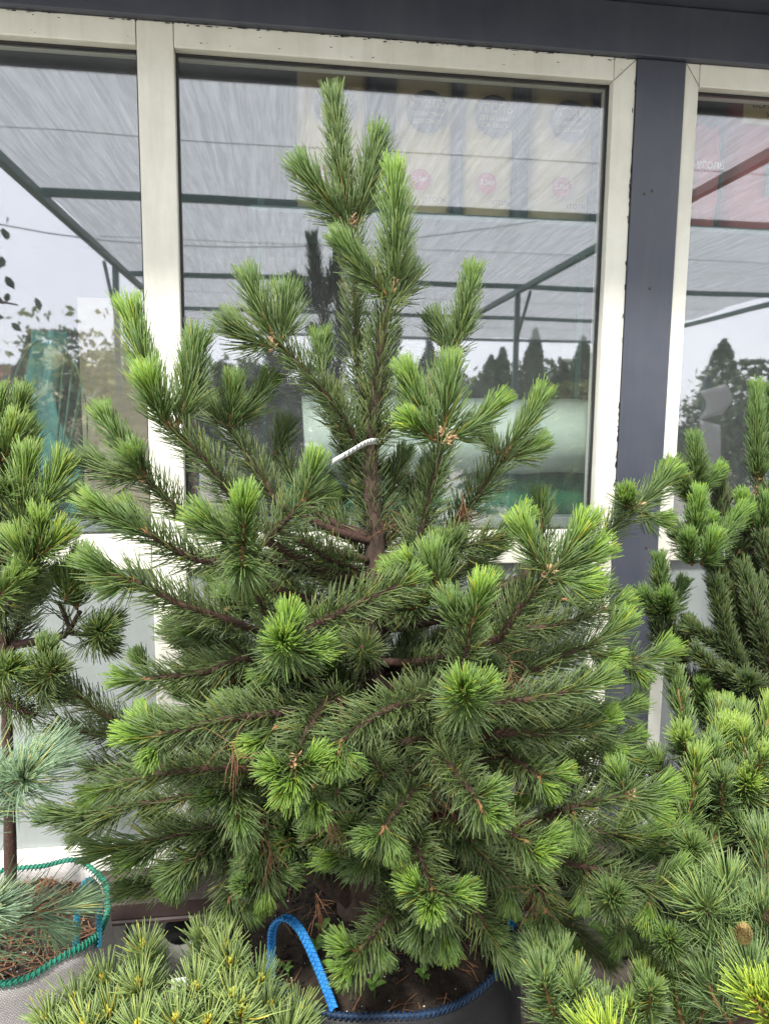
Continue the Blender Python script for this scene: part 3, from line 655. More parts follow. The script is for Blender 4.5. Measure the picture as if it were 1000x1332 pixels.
# ------------------------------------------------------------------ pines: every needle is a tapered three-sided blade
NTRI = 0
def needles(name, path, parent, mt, dens, L, a0, a1, tint0, tint1, s0=0.0, w=.0014, lift=.12, bend=.25, tuft=0, seed=None, jit=.17, wig=.15):
    g = RNG; path = np.asarray(path, float)
    seg = np.linalg.norm(np.diff(path, axis=0), axis=1); cum = np.concatenate([[0], np.cumsum(seg)]); ln = cum[-1]
    n = max(8, int(dens*ln*(1-s0)/2))
    s = s0+(1-s0)*(np.arange(n)+g.uniform(0, 1, n))/n
    if tuft: s = np.concatenate([s, 1-.06*g.uniform(0, 1, tuft)])
    n = len(s); s = np.repeat(s, 2)
    Tn = np.gradient(path, axis=0); pos = np.stack([np.interp(s*ln, cum, path[:, c]) for c in range(3)], 1)
    T = np.stack([np.interp(s*ln, cum, Tn[:, c]) for c in range(3)], 1); T /= np.linalg.norm(T, axis=1)[:, None]
    ref = np.array([.37, .21, .9]); U = np.cross(T, ref); U /= np.linalg.norm(U, axis=1)[:, None]; Wv = np.cross(T, U)
    phi = np.repeat(np.arange(n)*2.39996+g.normal(0, .3, n), 2)+np.tile([-.13, .13], n)
    a = np.radians(a0+(a1-a0)*s**1.3)
    if tuft: a[-2*tuft:] = np.radians(a1*1.35)*np.repeat(np.sqrt(g.uniform(0, 1, tuft)), 2)
    a = np.abs(a*(1+g.normal(0, jit, 2*n)))
    rad = np.cos(phi)[:, None]*U+np.sin(phi)[:, None]*Wv
    d0 = np.cos(a)[:, None]*T+np.sin(a)[:, None]*rad; d0[:, 2] += lift; d0 /= np.linalg.norm(d0, axis=1)[:, None]
    d1 = d0+bend*T+g.normal(0, wig, (2*n, 3)); d1[:, 2] += lift*.3; d1 /= np.linalg.norm(d1, axis=1)[:, None]
    Ln = (L*(1-.12*s**3)*np.repeat(g.normal(1, .10, n), 2)*g.normal(1, .04, 2*n))[:, None]
    p0 = pos+rad*.002; p1 = p0+d0*Ln*.48; p2 = p1+d1*Ln*.52
    e = np.cross(d0, g.normal(size=(2*n, 3))); e /= np.linalg.norm(e, axis=1)[:, None]; f = np.cross(d0, e)
    V = np.empty((2*n, 9, 3)); m = 2*n
    for k in range(3):
        q = math.cos(k*2.0944)*e+math.sin(k*2.0944)*f
        V[:, k] = p0+q*w*.8; V[:, 3+k] = p1+q*w; V[:, 6+k] = p2+q*w*.5
    quad = np.array([[0, 1, 4, 3], [1, 2, 5, 4], [2, 0, 3, 5], [3, 4, 7, 6], [4, 5, 8, 7], [5, 3, 6, 8]]); off = (np.arange(m)*9)[:, None, None]
    loops = np.concatenate([(quad[None]+off).reshape(m, 24), (np.array([[[6, 7, 8]]])+off).reshape(m, 3)], 1).ravel()
    lt = np.tile([4]*6+[3], m); ls = np.concatenate([[0], np.cumsum(lt)[:-1]])
    me = bpy.data.meshes.new(name); me.vertices.add(9*m); me.vertices.foreach_set('co', V.ravel().astype('f'))
    me.loops.add(len(loops)); me.loops.foreach_set('vertex_index', loops.astype('i'))
    me.polygons.add(7*m); me.polygons.foreach_set('loop_start', ls.astype('i')); me.polygons.foreach_set('loop_total', lt.astype('i'))
    me.polygons.foreach_set('use_smooth', np.ones(7*m, bool)); me.update()
    ca = me.color_attributes.new('col', 'FLOAT_COLOR', 'POINT'); cc = np.ones((m, 9, 4), 'f')
    cc[:, :, 0] = np.clip(tint0+(tint1-tint0)*s**2+g.normal(0, .05, m), 0, 1)[:, None]; cc[:, :, 1] = g.uniform(0, 1, m)[:, None]; cc[:, :, 2] = np.array([0, 0, 0, .5, .5, .5, 1, 1, 1])
    ca.data.foreach_set('color', cc.ravel())
    global NTRI; NTRI += 13*m
    return link(name, me, mt, parent)
def scales(path_pt, T, parent, n=26, L=.013, r=.006):          # papery bud scales and spent cones at a whorl
    p = np.asarray(path_pt); T = np.asarray(T)/np.linalg.norm(T)
    return needles('bud_scales', np.array([p-T*.012, p+T*.012]), parent, M['scale'], n/.024, L, 65, 35, 0, 0, w=.0022, lift=0, bend=.1, jit=.4)
def local(pts, root): return np.asarray(pts, float)-np.array(root.location)

class Pine:
    def __init__(s, name, label, loc, nm, trunk=None, L=.059, dens_o=1450, dens_n=2100, w=.00116, bud=None, r_wood=1.0):
        s.root = tag(empty(name, loc), label, 'pine tree'); s.nm = NM[nm]; s.L = L; s.do = dens_o; s.dn = dens_n; s.w = w; s.trunk = trunk; s.bud = bud; s.rw = r_wood
    def trunk_at(s, z):
        t = s.trunk; zz = t[:, 2]; i = np.argsort(zz); return np.array([np.interp(z, zz[i], t[i][:, c]) for c in range(3)])
    def old(s, pts, conn=True, L=None, dens=1.0, tint=(.02, .22), a=(58, 42), r=.0072, s0=.0, lift=.12):
        pts = np.asarray(pts, float); L = L or s.L; ln = np.linalg.norm(np.diff(pts, axis=0), axis=1).sum()
        mid = pts[0]+(pts[-1]-pts[0])*.5+np.array([0, 0, -.03*ln])+RNG.normal(0, .02*ln, 3)
        pth = smooth_path(pts if len(pts) > 2 else [pts[0], mid, pts[1]], 12)
        wood = pth
        if conn and s.trunk is not None:
            hd = np.linalg.norm((pts[0]-s.trunk_at(pts[0][2]))[:2]); z = max(s.trunk[:, 2].min()+.05, pts[0][2]-.35*hd-.02); b = s.trunk_at(z); m_ = (b+pts[0])/2+np.array([0, 0, -.05*hd])
            wood = np.vstack([smooth_path([b, m_, pts[0]], 8)[:-1], pth])
        k = len(wood); r1 = .0044*s.rw; r0 = r*s.rw*(1.5 if k > 12 else 1)
        br = tube('branch', local(wood, s.root), np.linspace(r0, r1, k), M['twig'], s.root, 7, .10)
        needles('needles', local(pth, s.root), br, s.nm, s.do*dens, L, a[0], a[1], tint[0], tint[1], s0=s0, w=s.w, lift=lift)
        if conn and k > 12 and dens > .5:
            needles('needles', local(wood[:8], s.root), br, s.nm, s.do*.35, L*.9, 65, 50, 0, .06, s0=.35, w=s.w, lift=.05)
        return br
    def new(s, b, t, L=None, tint=(.32, .92), a=(42, 24), dens=1.0, tipreach=.72, curl=.05, tuft=None, lift=.05):
        b = np.asarray(b, float); t = np.asarray(t, float); d = t-b; ln = np.linalg.norm(d); L = (L or min(s.L*.98, .42*ln+.022))*RNG.uniform(.88, 1.1); _j = RNG.normal(0, .09); tint = (max(0, tint[0]+_j*.5), max(.1, tint[1]-.06+_j*1.4))
        st = max(.30, 1-tipreach*L/ln); e = b+d*st
        mid = (b+e)/2+np.array([0, 0, -curl*ln])+RNG.normal(0, .015*ln, 3)
        pth = smooth_path([b, mid, e], 9)
        br = tube('shoot', local(pth, s.root), np.linspace(.0042, .0028, 9)*s.rw, M['shoot'], s.root, 6, .05)
        needles('needles', local(pth, s.root), br, s.nm, s.dn*dens, L, a[0], a[1], tint[0], tint[1], s0=.04, w=s.w, lift=lift, tuft=int((46 if tuft is None else tuft)), bend=.30, wig=.11)
        if s.bud: 
            q = local(pth, s.root); needles('bud', np.array([q[-1], q[-1]+(q[-1]-q[-2])/np.linalg.norm(q[-1]-q[-2])*.014]), br, s.bud, 1800, .010, 30, 10, 0, 1, w=.0017, lift=0)
        return br
    def whorl(s, pt, T): return scales(local([pt], s.root)[0], T, s.root)

def PP(*a):                            # (u, v, y) triples -> points
    return [P(a[i], a[i+1], a[i+2]) for i in range(0, len(a), 3)]

# ---- the tall pine
tr = np.array([[.166, -.62, .47]] + PP(473, 1100, -.62, 480, 950, -.62, 486, 820, -.625, 487, 700, -.63, 482, 600, -.63, 488, 520, -.645, 497, 430, -.66, 511, 385, -.67))
trp = smooth_path(tr, 40)
pine = Pine('pine_tree', 'tall green pine in the black bag, centre of the picture', (.166, -.62, .47), 'main', trp)
rr = np.interp(np.linspace(0, 1, 40), [0, .06, .2, .5, .75, 1], [.060, .048, .036, .020, .0135, .0075])
tk = tube('trunk', local(trp, pine.root), rr, M['bark'], pine.root, 12, .06)
up = np.array(PP(487, 700, -.63, 482, 600, -.63, 488, 520, -.645, 497, 430, -.66, 511, 388, -.67)); upp = smooth_path(up, 24)
needles('needles', local(upp[8:], pine.root), tk, pine.nm, 1350, .060, 58, 42, .03, .22)
needles('needles', local(upp[:9], pine.root), tk, pine.nm, 900, .06, 62, 52, .0, .08, lift=.02)
O, N = pine.old, pine.new
def o2(*a, **k): return O(PP(*a), **k)
def n2(u0, v0, y0, u1, v1, y1, **k):
    if v1 < 480: k.setdefault('L', .069); k.setdefault('dens', 1.15)      # the top candles are stouter
    return N(P(u0, v0, y0), P(u1, v1, y1), **k)
dk = dict(tint=(.22, .55)); md = dict(tint=(.32, .75)); br_ = dict(tint=(.32, .98))
# back leader and its three candles
o2(483, 592, -.625, 468, 500, -.60, 463, 400, -.58, 459, 298, -.575, conn=False, r=.007, dens=.9)
n2(456, 294, -.575, 430, 110, -.575, tint=(.2, .6)); n2(463, 292, -.57, 496, 166, -.55, tint=(.2, .55)); n2(452, 296, -.58, 380, 204, -.60, tint=(.15, .5), a=(48, 24))
pine.whorl(P(458, 290, -.575), (0, 0, 1))
# front leader
n2(512, 382, -.67, 513, 208, -.68, tint=(.3, .95), a=(44, 22)); n2(507, 388, -.67, 432, 303, -.71, tint=(.3, .85), a=(45, 22)); pine.whorl(P(510, 378, -.67), (0, 0, 1)); pine.whorl(P(512, 366, -.672), (.1, 0, 1))
n2(514, 392, -.67, 535, 345, -.60, **dk)
# upper right back
o2(520, 545, -.62, 560, 500, -.58, 591, 455, -.55, conn=False); n2(592, 455, -.55, 617, 342, -.54, **md); n2(588, 460, -.56, 560, 405, -.52, **dk); pine.whorl(P(592, 452, -.55), (.2, 0, 1))
o2(484, 575, -.63, 515, 548, -.66, 560, 512, -.66, conn=False, dens=.9)
# upper left
o2(466, 578, -.64, 430, 520, -.68, 362, 446, -.70, conn=False, r=.006); o2(482, 592, -.63, 466, 578, -.64, conn=False, dens=.1, r=.007)
n2(360, 442, -.70, 316, 348, -.70, **md); n2(366, 444, -.70, 376, 366, -.69, **dk); n2(356, 450, -.71, 283, 420, -.74, **dk); pine.whorl(P(358, 442, -.70), (-.5, 0, 1)); pine.whorl(P(352, 448, -.71), (-.5, 0, .6))
n2(420, 490, -.60, 416, 432, -.56, **md); n2(440, 560, -.60, 425, 500, -.55, **dk)
for (q_, t_) in (((487, 720, -.61, 540, 650, -.52), (560, 596, -.50)), ((485, 735, -.61, 432, 664, -.54), (415, 616, -.52)), ((488, 765, -.60, 562, 722, -.54), (600, 690, -.52)), ((484, 775, -.60, 400, 742, -.52), (360, 715, -.50)),
                 ((488, 800, -.66, 540, 790, -.78), (570, 770, -.84)), ((486, 700, -.60, 470, 640, -.54), (455, 590, -.52)), ((486, 690, -.6, 512, 630, -.56), (528, 580, -.54)), ((484, 650, -.6, 455, 600, -.57), (440, 556, -.55))):
    o2(*q_, conn=False, tint=(.02, .2)); n2(q_[3], q_[4], q_[5], *t_, tint=(.12, .45)); n2(q_[3], q_[4], q_[5], 2*q_[3]-t_[0], (q_[4]+t_[1])/2, t_[2], tint=(.12, .4))
# tall left candle group
o2(318, 668, -.78, 270, 602, -.80, 225, 558, -.81, r=.006); n2(222, 556, -.81, 163, 388, -.80, tint=(.3, .95), a=(36, 22)); n2(216, 556, -.82, 186, 476, -.88, **br_); n2(230, 556, -.81, 262, 428, -.79, tint=(.35, .85)); pine.whorl(P(224, 556, -.81), (-.4, 0, 1))
o2(362, 655, -.72, 325, 598, -.70, 298, 556, -.69); n2(298, 556, -.70, 306, 484, -.73, **md); n2(302, 556, -.69, 358, 486, -.66, **dk); n2(294, 556, -.69, 266, 518, -.66, **dk)
o2(400, 660, -.62, 365, 596, -.60); n2(358, 592, -.60, 374, 545, -.59, **dk)
o2(245, 680, -.72, 188, 620, -.74); n2(187, 618, -.74, 125, 526, -.73, **md); n2(186, 622, -.74, 100, 598, -.74, **dk); n2(188, 616, -.75, 168, 580, -.80, **md); pine.whorl(P(188, 620, -.74), (-.6, 0, .7))
n2(150, 670, -.64, 88, 640, -.62, tint=(.1, .35))
o2(290, 735, -.86, 192, 693, -.93); n2(193, 694, -.93, 104, 648, -.97, tint=(.4, .9), a=(36, 20)); n2(196, 690, -.92, 150, 660, -.88, **md)
n2(318, 704, -1.02, 242, 668, -1.06, **br_); n2(317, 708, -1.03, 318, 640, -1.12, **br_); o2(345, 795, -.92, 318, 708, -1.03); n2(316, 712, -1.03, 318, 765, -1.10, tint=(.2, .5), a=(60, 40))
o2(296, 806, -.90, 172, 753, -.97); n2(172, 753, -.97, 100, 728, -1.0, tint=(.35, .85), a=(36, 22)); n2(176, 752, -.97, 130, 770, -.98, **md)
o2(345, 702, -.86, 392, 655, -.88); n2(394, 653, -.88, 414, 586, -.88, **br_); n2(396, 650, -.86, 436, 640, -.84, **md)
o2(470, 742, -.66, 430, 728, -.75, 390, 704, -.82, r=.006, conn=False, dens=.7)
n2(300, 790, -.75, 225, 830, -.70, tint=(.05, .3)); n2(290, 850, -.70, 225, 800, -.66, tint=(.0, .3))
# right group
o2(540, 720, -.78, 565, 620, -.82, 575, 572, -.83, r=.006); n2(575, 570, -.83, 588, 460, -.83, tint=(.35, .9), a=(46, 20)); n2(568, 570, -.83, 520, 470, -.84, tint=(.35, .85), a=(44, 20)); n2(566, 574, -.84, 522, 540, -.90, tint=(.4, .95)); n2(582, 572, -.83, 662, 516, -.83, tint=(.4, .95), a=(40, 20)); pine.whorl(P(574, 568, -.83), (.2, -.2, 1)); pine.whorl(P(582, 572, -.84), (.6, 0, .4))
o2(585, 690, -.72, 620, 645, -.74, 655, 592, -.75); n2(656, 590, -.75, 713, 505, -.74, **md); n2(660, 598, -.75, 714, 574, -.76, **md); n2(650, 590, -.75, 625, 560, -.72, **dk); pine.whorl(P(657, 592, -.75), (.5, 0, .8))
o2(565, 722, -.76, 642, 700, -.82); n2(642, 700, -.82, 694, 664, -.84, **br_)
o2(712, 735, -.70, 702, 690, -.70); n2(703, 692, -.70, 704, 636, -.70, **md)
o2(650, 830, -.98, 680, 785, -1.02, 716, 745, -1.05, r=.0065); n2(714, 744, -1.05, 668, 670, -1.06, **br_); n2(718, 742, -1.05, 772, 668, -1.05, **br_); n2(720, 746, -1.05, 795, 708, -1.05, **br_); n2(720, 750, -1.06, 780, 765, -1.10, **br_); pine.whorl(P(714, 746, -1.05), (.3, -.3, .8))
o2(740, 745, -.80, 780, 700, -.80, 826, 660, -.80, r=.006); n2(822, 662, -.81, 810, 640, -.88, **md); n2(828, 660, -.80, 882, 605, -.79, tint=(.35, .9)); n2(830, 664, -.80, 872, 684, -.82, **md); pine.whorl(P(826, 660, -.80), (.7, 0, .5))
n2(568, 770, -1.0, 560, 704, -1.02, **br_); n2(548, 748, -.98, 520, 722, -1.0, **br_); n2(540, 762, -.95, 500, 735, -.96, **md)
o2(400, 818, -.98, 460, 788, -1.02, 518, 762, -1.04); n2(518, 762, -1.04, 552, 748, -1.06, **md)
o2(602, 875, -1.0, 612, 815, -1.06); n2(612, 815, -1.06, 632, 748, -1.10, **br_); n2(600, 818, -1.05, 580, 770, -1.08, **md)
o2(395, 878, -.88, 372, 845, -1.02); n2(372, 842, -1.02, 368, 828, -1.16, tint=(.4, 1.0), a=(75, 24), L=.058); n2(376, 845, -1.04, 430, 846, -1.10, **br_); n2(372, 832, -1.04, 378, 795, -1.10, **br_)
o2(590, 960, -.90, 602, 912, -1.08); n2(602, 912, -1.08, 603, 892, -1.24, tint=(.3, 1.0), a=(80, 24), L=.060); n2(602, 906, -1.08, 640, 890, -1.16, **br_)
o2(655, 888, -.92, 710, 862, -.94, 770, 838, -.96); n2(770, 836, -.96, 826, 800, -.96, **br_); n2(766, 848, -.96, 812, 862, -.99, **br_); 
o2(690, 818, -.86, 785, 792, -.88, tint=(.0, .2)); n2(785, 792, -.88, 824, 782, -.88, **md); n2(730, 780, -.86, 800, 765, -.86, **md)
o2(770, 885, -.82, 822, 858, -.84); n2(824, 857, -.84, 880, 846, -.84, **br_); n2(820, 862, -.84, 838, 892, -.87, **br_)
o2(632, 916, -1.0, 690, 910, -1.04, 745, 898, -1.06); n2(745, 898, -1.06, 802, 878, -1.07, **br_)
o2(660, 952, -.95, 762, 944, -1.0); n2(762, 944, -1.0, 804, 930, -1.02, **br_); n2(790, 925, -.86, 838, 915, -.86, **md); n2(770, 960, -.9, 806, 985, -.92, **br_)
o2(700, 985, -.82, 795, 965, -.85); n2(795, 964, -.85, 838, 955, -.85, **br_); n2(790, 972, -.86, 826, 990, -.87, **md)
# left, lower tiers
o2(320, 855, -.86, 196, 882, -.92); n2(196, 882, -.92, 143, 886, -.94, **br_); n2(192, 876, -.90, 174, 848, -.88, **md)
o2(395, 925, -.98, 300, 935, -1.05, 208, 957, -1.10); n2(208, 957, -1.10, 148, 956, -1.12, **br_); n2(208, 960, -1.10, 192, 1000, -1.14, **br_); n2(210, 955, -1.1, 175, 925, -1.08, **md)
o2(205, 955, -.62, 150, 938, -.60, 70, 882, -.58, tint=(0, .12), conn=True); o2(165, 960, -.6, 75, 945, -.56, tint=(0, .12), conn=False)
o2(200, 990, -.66, 110, 1000, -.64, tint=(0, .15), conn=True)
o2(320, 1000, -.92, 240, 1002, -.98, 160, 1018, -1.02); n2(160, 1018, -1.02, 104, 1042, -1.05, **br_)
o2(270, 1030, -.74, 150, 1050, -.78, tint=(.02, .2)); n2(150, 1050, -.78, 48, 1065, -.80, tint=(.15, .45), a=(40, 22)); n2(160, 1052, -.78, 90, 1090, -.80, **dk)
o2(330, 1065, -.86, 195, 1095, -.92); n2(195, 1095, -.92, 108, 1112, -.95, tint=(.25, .6), a=(36, 22)); n2(210, 1095, -.9, 150, 1130, -.95, **dk)
o2(340, 1090, -.80, 250, 1130, -.86); n2(250, 1130, -.86, 148, 1165, -.90, tint=(.1, .45)); n2(262, 1132, -.86, 210, 1160, -.9, **md)
o2(300, 1070, -.80, 262, 1110, -.90); n2(262, 1110, -.90, 205, 1150, -.94, **dk)
# centre, lower tiers
o2(560, 905, -1.0, 500, 925, -1.10, 445, 962, -1.16); n2(445, 962, -1.16, 428, 1010, -1.22, tint=(.35, .8)); n2(440, 966, -1.16, 460, 1005, -1.20, **md)
o2(430, 905, -1.02, 400, 950, -1.10, 385, 992, -1.18, a=(62, 48)); n2(385, 994, -1.18, 342, 1008, -1.24, **br_); n2(386, 994, -1.18, 424, 985, -1.22, **br_); n2(384, 996, -1.18, 375, 1040, -1.26, tint=(.4, .9)); n2(408, 1020, -1.12, 414, 1072, -1.18, **br_)
n2(360, 945, -1.05, 318, 982, -1.10, **br_); pine.whorl(P(384, 992, -1.18), (-.2, -.6, -.3))
o2(560, 960, -.98, 590, 1000, -1.12, 622, 1042, -1.22, a=(62, 50)); n2(622, 1042, -1.22, 650, 1078, -1.28, tint=(.35, .85), a=(55, 24)); n2(616, 1035, -1.2, 655, 1030, -1.24, **md)
o2(630, 1062, -1.05, 682, 1094, -1.14); n2(682, 1094, -1.14, 738, 1092, -1.18, **br_); n2(682, 1096, -1.14, 715, 1125, -1.2, **br_)
o2(700, 1068, -.96, 745, 1050, -1.02, 815, 1034, -1.06); n2(816, 1034, -1.06, 884, 1028, -1.08, **br_); n2(814, 1032, -1.06, 800, 990, -1.06, **br_); n2(816, 1038, -1.06, 868, 1062, -1.10, **br_); n2(746, 1055, -1.02, 748, 1105, -1.06, **md); pine.whorl(P(818, 1034, -1.06), (.8, -.3, .2))
o2(720, 1120, -.92, 780, 1132, -.98, 848, 1156, -1.02); n2(848, 1156, -1.02, 898, 1122, -1.04, **br_); n2(848, 1160, -1.02, 838, 1210, -1.06, **br_); n2(850, 1158, -1.02, 890, 1165, -1.06, **md); n2(764, 1134, -.97, 758, 1186, -1.0, **md); n2(800, 1160, -1.0, 796, 1168, -1.12, tint=(.2, .5), a=(75, 25))
n2(866, 1218, -.98, 870, 1222, -1.12, tint=(.2, .55), a=(75, 25))
o2(525, 1070, -.94, 545, 1110, -1.04, 562, 1156, -1.12); n2(562, 1156, -1.12, 522, 1150, -1.16, **br_); n2(562, 1156, -1.12, 618, 1166, -1.18, **br_); n2(562, 1158, -1.12, 560, 1196, -1.20, **br_)
n2(575, 1180, -1.02, 585, 1250, -1.08, tint=(.3, .75)); n2(555, 1185, -.98, 530, 1235, -1.02, **dk)
o2(535, 1150, -.86, 505, 1190, -.96, 468, 1236, -1.04); n2(468, 1236, -1.04, 440, 1280, -1.10, tint=(.35, .85)); n2(470, 1232, -1.04, 432, 1235, -1.08, **md); n2(490, 1220, -1.0, 500, 1262, -1.04, **dk)
o2(590, 1140, -.86, 640, 1218, -.98); n2(640, 1218, -.98, 684, 1268, -1.04, tint=(.2, .5)); n2(630, 1205, -.96, 655, 1225, -1.0, **dk)
o2(520, 1085, -.86, 480, 1100, -.94); n2(480, 1100, -.94, 412, 1122, -1.0, tint=(.3, .7)); n2(486, 1102, -.94, 450, 1140, -1.0, **dk)
o2(350, 1040, -.88, 340, 1090, -.92, 346, 1140, -.94); n2(346, 1140, -.94, 350, 1182, -.96, tint=(.35, .85)); n2(340, 1110, -.92, 310, 1140, -.95, **dk); n2(342, 1120, -.92, 385, 1150, -.95, **dk)
o2(310, 1110, -.84, 300, 1165, -.90); n2(300, 1165, -.90, 285, 1215, -.94, tint=(.3, .65)); n2(304, 1160, -.90, 335, 1200, -.93, **dk)
o2(300, 1085, -.84, 240, 1120, -.92); n2(240, 1120, -.92, 222, 1170, -.96, **md)
o2(540, 1040, -.94, 515, 1085, -1.04, tint=(.0, .2)); n2(515, 1085, -1.04, 505, 1120, -1.1, **dk); n2(440, 1060, -.96, 470, 1085, -1.1, tint=(.0, .3), a=(70, 40))
o2(600, 1080, -.9, 660, 1140, -.96); n2(660, 1140, -.96, 665, 1190, -1.0, **dk)
o2(680, 1150, -.74, 740, 1200, -.80, tint=(0, .15)); n2(740, 1200, -.8, 800, 1260, -.84, tint=(.05, .3)); n2(700, 1180, -.7, 760, 1240, -.72, tint=(0, .25))
o2(420, 1000, -.84, 440, 1030, -1.0, tint=(0, .2)); o2(640, 980, -.82, 700, 1010, -.9, tint=(0, .2)); o2(470, 960, -.8, 500, 1010, -.98, tint=(0, .18))
o2(690, 1085, -.78, 760, 1080, -.84, 815, 1090, -.88, tint=(.05, .25)); n2(815, 1090, -.88, 872, 1078, -.90, **md); n2(812, 1092, -.88, 850, 1120, -.92, **md); n2(800, 1085, -.88, 830, 1050, -.88, **md)
o2(680, 1040, -.74, 790, 1005, -.78, tint=(.02, .2)); n2(790, 1005, -.78, 845, 990, -.78, **md); n2(788, 1008, -.78, 830, 1030, -.8, **md)
o2(690, 1110, -.84, 700, 1150, -.92, 715, 1185, -.96, tint=(.02, .2)); n2(715, 1185, -.96, 722, 1225, -1.0, **md); n2(712, 1180, -.96, 690, 1215, -.98, **dk)
o2(800, 1130, -.86, 850, 1100, -.90); n2(850, 1100, -.9, 900, 1080, -.92, **md); o2(760, 1170, -.9, 815, 1195, -.95, tint=(.02, .2)); n2(815, 1195, -.95, 850, 1235, -.98, **md); n2(812, 1195, -.95, 800, 1240, -.98, **dk)
o2(560, 1000, -.9, 520, 1050, -1.06, 500, 1075, -1.12, tint=(.02, .2)); n2(500, 1075, -1.12, 470, 1105, -1.16, **md); n2(500, 1075, -1.12, 520, 1115, -1.16, **md)
o2(660, 980, -.9, 700, 1010, -1.0); n2(700, 1010, -1.0, 720, 1040, -1.04, **md); n2(702, 1008, -1.0, 745, 1005, -1.03, **br_)
# a lower stem leaving the trunk to the left
tube('branch', local(smooth_path([(.14, -.63, .55), P(415, 1140, -.66), P(372, 1112, -.70), P(330, 1085, -.74)], 12), pine.root), np.linspace(.026, .009, 12), M['bark'], pine.root, 9, .06)
# inner and rear branches, tier by tier
gq = np.random.default_rng(17)
for k in range(46):
    z = gq.uniform(.62, 1.22); ln = .50*(1-(z-.55)/1.9)*gq.uniform(.7, 1.05); az = gq.uniform(0, 2*math.pi)
    d = np.array([math.cos(az), math.sin(az)*(.75 if math.sin(az) > 0 else .55), .30+.3*(z-.6)]); b = pine.trunk_at(z); e = b+d*ln
    if e[1] > -.12: e[1] = -.12
    m_ = b+(e-b)*.40
    O([m_, m_+(e-m_)*.55+np.array([0, 0, -.02]), e], tint=(0, .15), dens=.85, conn=True)
    for q in range(2):
        dd = d+gq.normal(0, .35, 3)+np.array([0, 0, .35]); dd /= np.linalg.norm(dd)
        t_ = e+dd*gq.uniform(.08, .13)
        if t_[1] > -.06: t_[1] = -.06
        N(e, t_, tint=(.2, .6), dens=.9)
for k in range(52):                     # foliage between the front tiers
    u = gq.uniform(290, 800); v = gq.uniform(810, 1150); y = gq.uniform(-.95, -.74)
    if u > 700 and v < 850 or u < 330 and v > 1090: continue
    e = P(u, v, y); b = pine.trunk_at(min(1.6, e[2]-.03)); d = (e-b); d[2] += .06; d /= np.linalg.norm(d); st_ = e-d*gq.uniform(.12, .18)
    O([st_, e], tint=(.0, .2), dens=.9, conn=k % 3 == 0, r=.0055)
    if k % 2: N(e, e+d*.08+gq.normal(0, .02, 3), tint=(.2, .6)); N(e, e+d*.05+gq.normal(0, .045, 3), tint=(.2, .6))
# dead brown needles caught among the branches
for (u, v, y) in ((300, 960, -1.12), (425, 1045, -1.1), (585, 1010, -1.0), (640, 1005, -.98), (560, 960, -1.02), (500, 660, -.75), (330, 1060, -.95), (660, 850, -1.02), (440, 900, -1.05), (690, 1150, -1.0), (410, 1160, -.9), (560, 1020, -.98), (350, 1090, -.98), (600, 640, -.8)):
    q = local([P(u, v, y)], pine.root)[0]; needles('dead_needles', np.array([q, q+np.array([.01, 0, -.05])]), tk, M['dry'], 60, .06, 60, 40, 0, 0, w=.0007, lift=-.25, jit=.8)
# the paper tag tied round the trunk
tg = smooth_path(PP(432, 601, -.72, 455, 588, -.70, 476, 576, -.675, 490, 574, -.655, 492, 578, -.62), 18); V = []; F = []
for i, p_ in enumerate(tg): V += [p_+np.array([.002, 0, .0065]), p_-np.array([.001, .0, .0065])]
for i in range(17): F.append((2*i, 2*i+1, 2*i+3, 2*i+2))
o = mesh_py('paper_tag', V, F, M['white']); tag(o, 'white paper strip tag looped round the tall pine stem', 'tag'); q = o.modifiers.new('t', 'SOLIDIFY'); q.thickness = .0008
pr = [np.array(tg[5]), np.array(tg[10])]
for k in range(9):
    c_ = tg[3+k]; bm_ = bmesh.new(); box(bm_, c_[0]-.0012, c_[0]+.0012, c_[1]-.0022, c_[1]-.0012, c_[2]-.004, c_[2]+.003+.002*(k % 2), 0); obj('print', bm_, M['interior'], o)

# ------------------------------------------------------------------ neighbouring plants
def nursery_pot(loc, r, h, label, mt='rubber'):
    root = tag(empty('nursery_pot', loc), label, 'pot'); n = 40; prof = [(.78*r, 0), (.97*r, h-.045), (r*1.04, h-.045), (r*1.05, h), (r*.98, h), (r*.95, h-.06)]; V = []; F = []
    for (q, z) in prof:
        for i in range(n): a = 2*math.pi*i/n; V.append((q*math.cos(a), q*math.sin(a), z))
    for k in range(len(prof)-1):
        for i in range(n): j = (i+1) % n; F.append((k*n+i, k*n+j, (k+1)*n+j, (k+1)*n+i))
    F.append(tuple(range(n))[::-1]); mesh_py('pot_wall', V, F, M[mt], root, False)
    V = [(0, 0, h-.02)]; F = []
    for k in range(1, 6):
        for i in range(n): a = 2*math.pi*i/n; q = r*.955*k/5; V.append((q*math.cos(a), q*math.sin(a), h-.02-.012*(k/5)**2+rnd.gauss(0, .003)))
    for i in range(n): F.append((0, 1+i, 1+(i+1) % n))
    for k in range(4):
        for i in range(n): j = (i+1) % n; a = 1+k*n; F.append((a+i, a+n+i, a+n+j, a+j))
    mesh_py('soil', V, F, M['soil'], root); return root
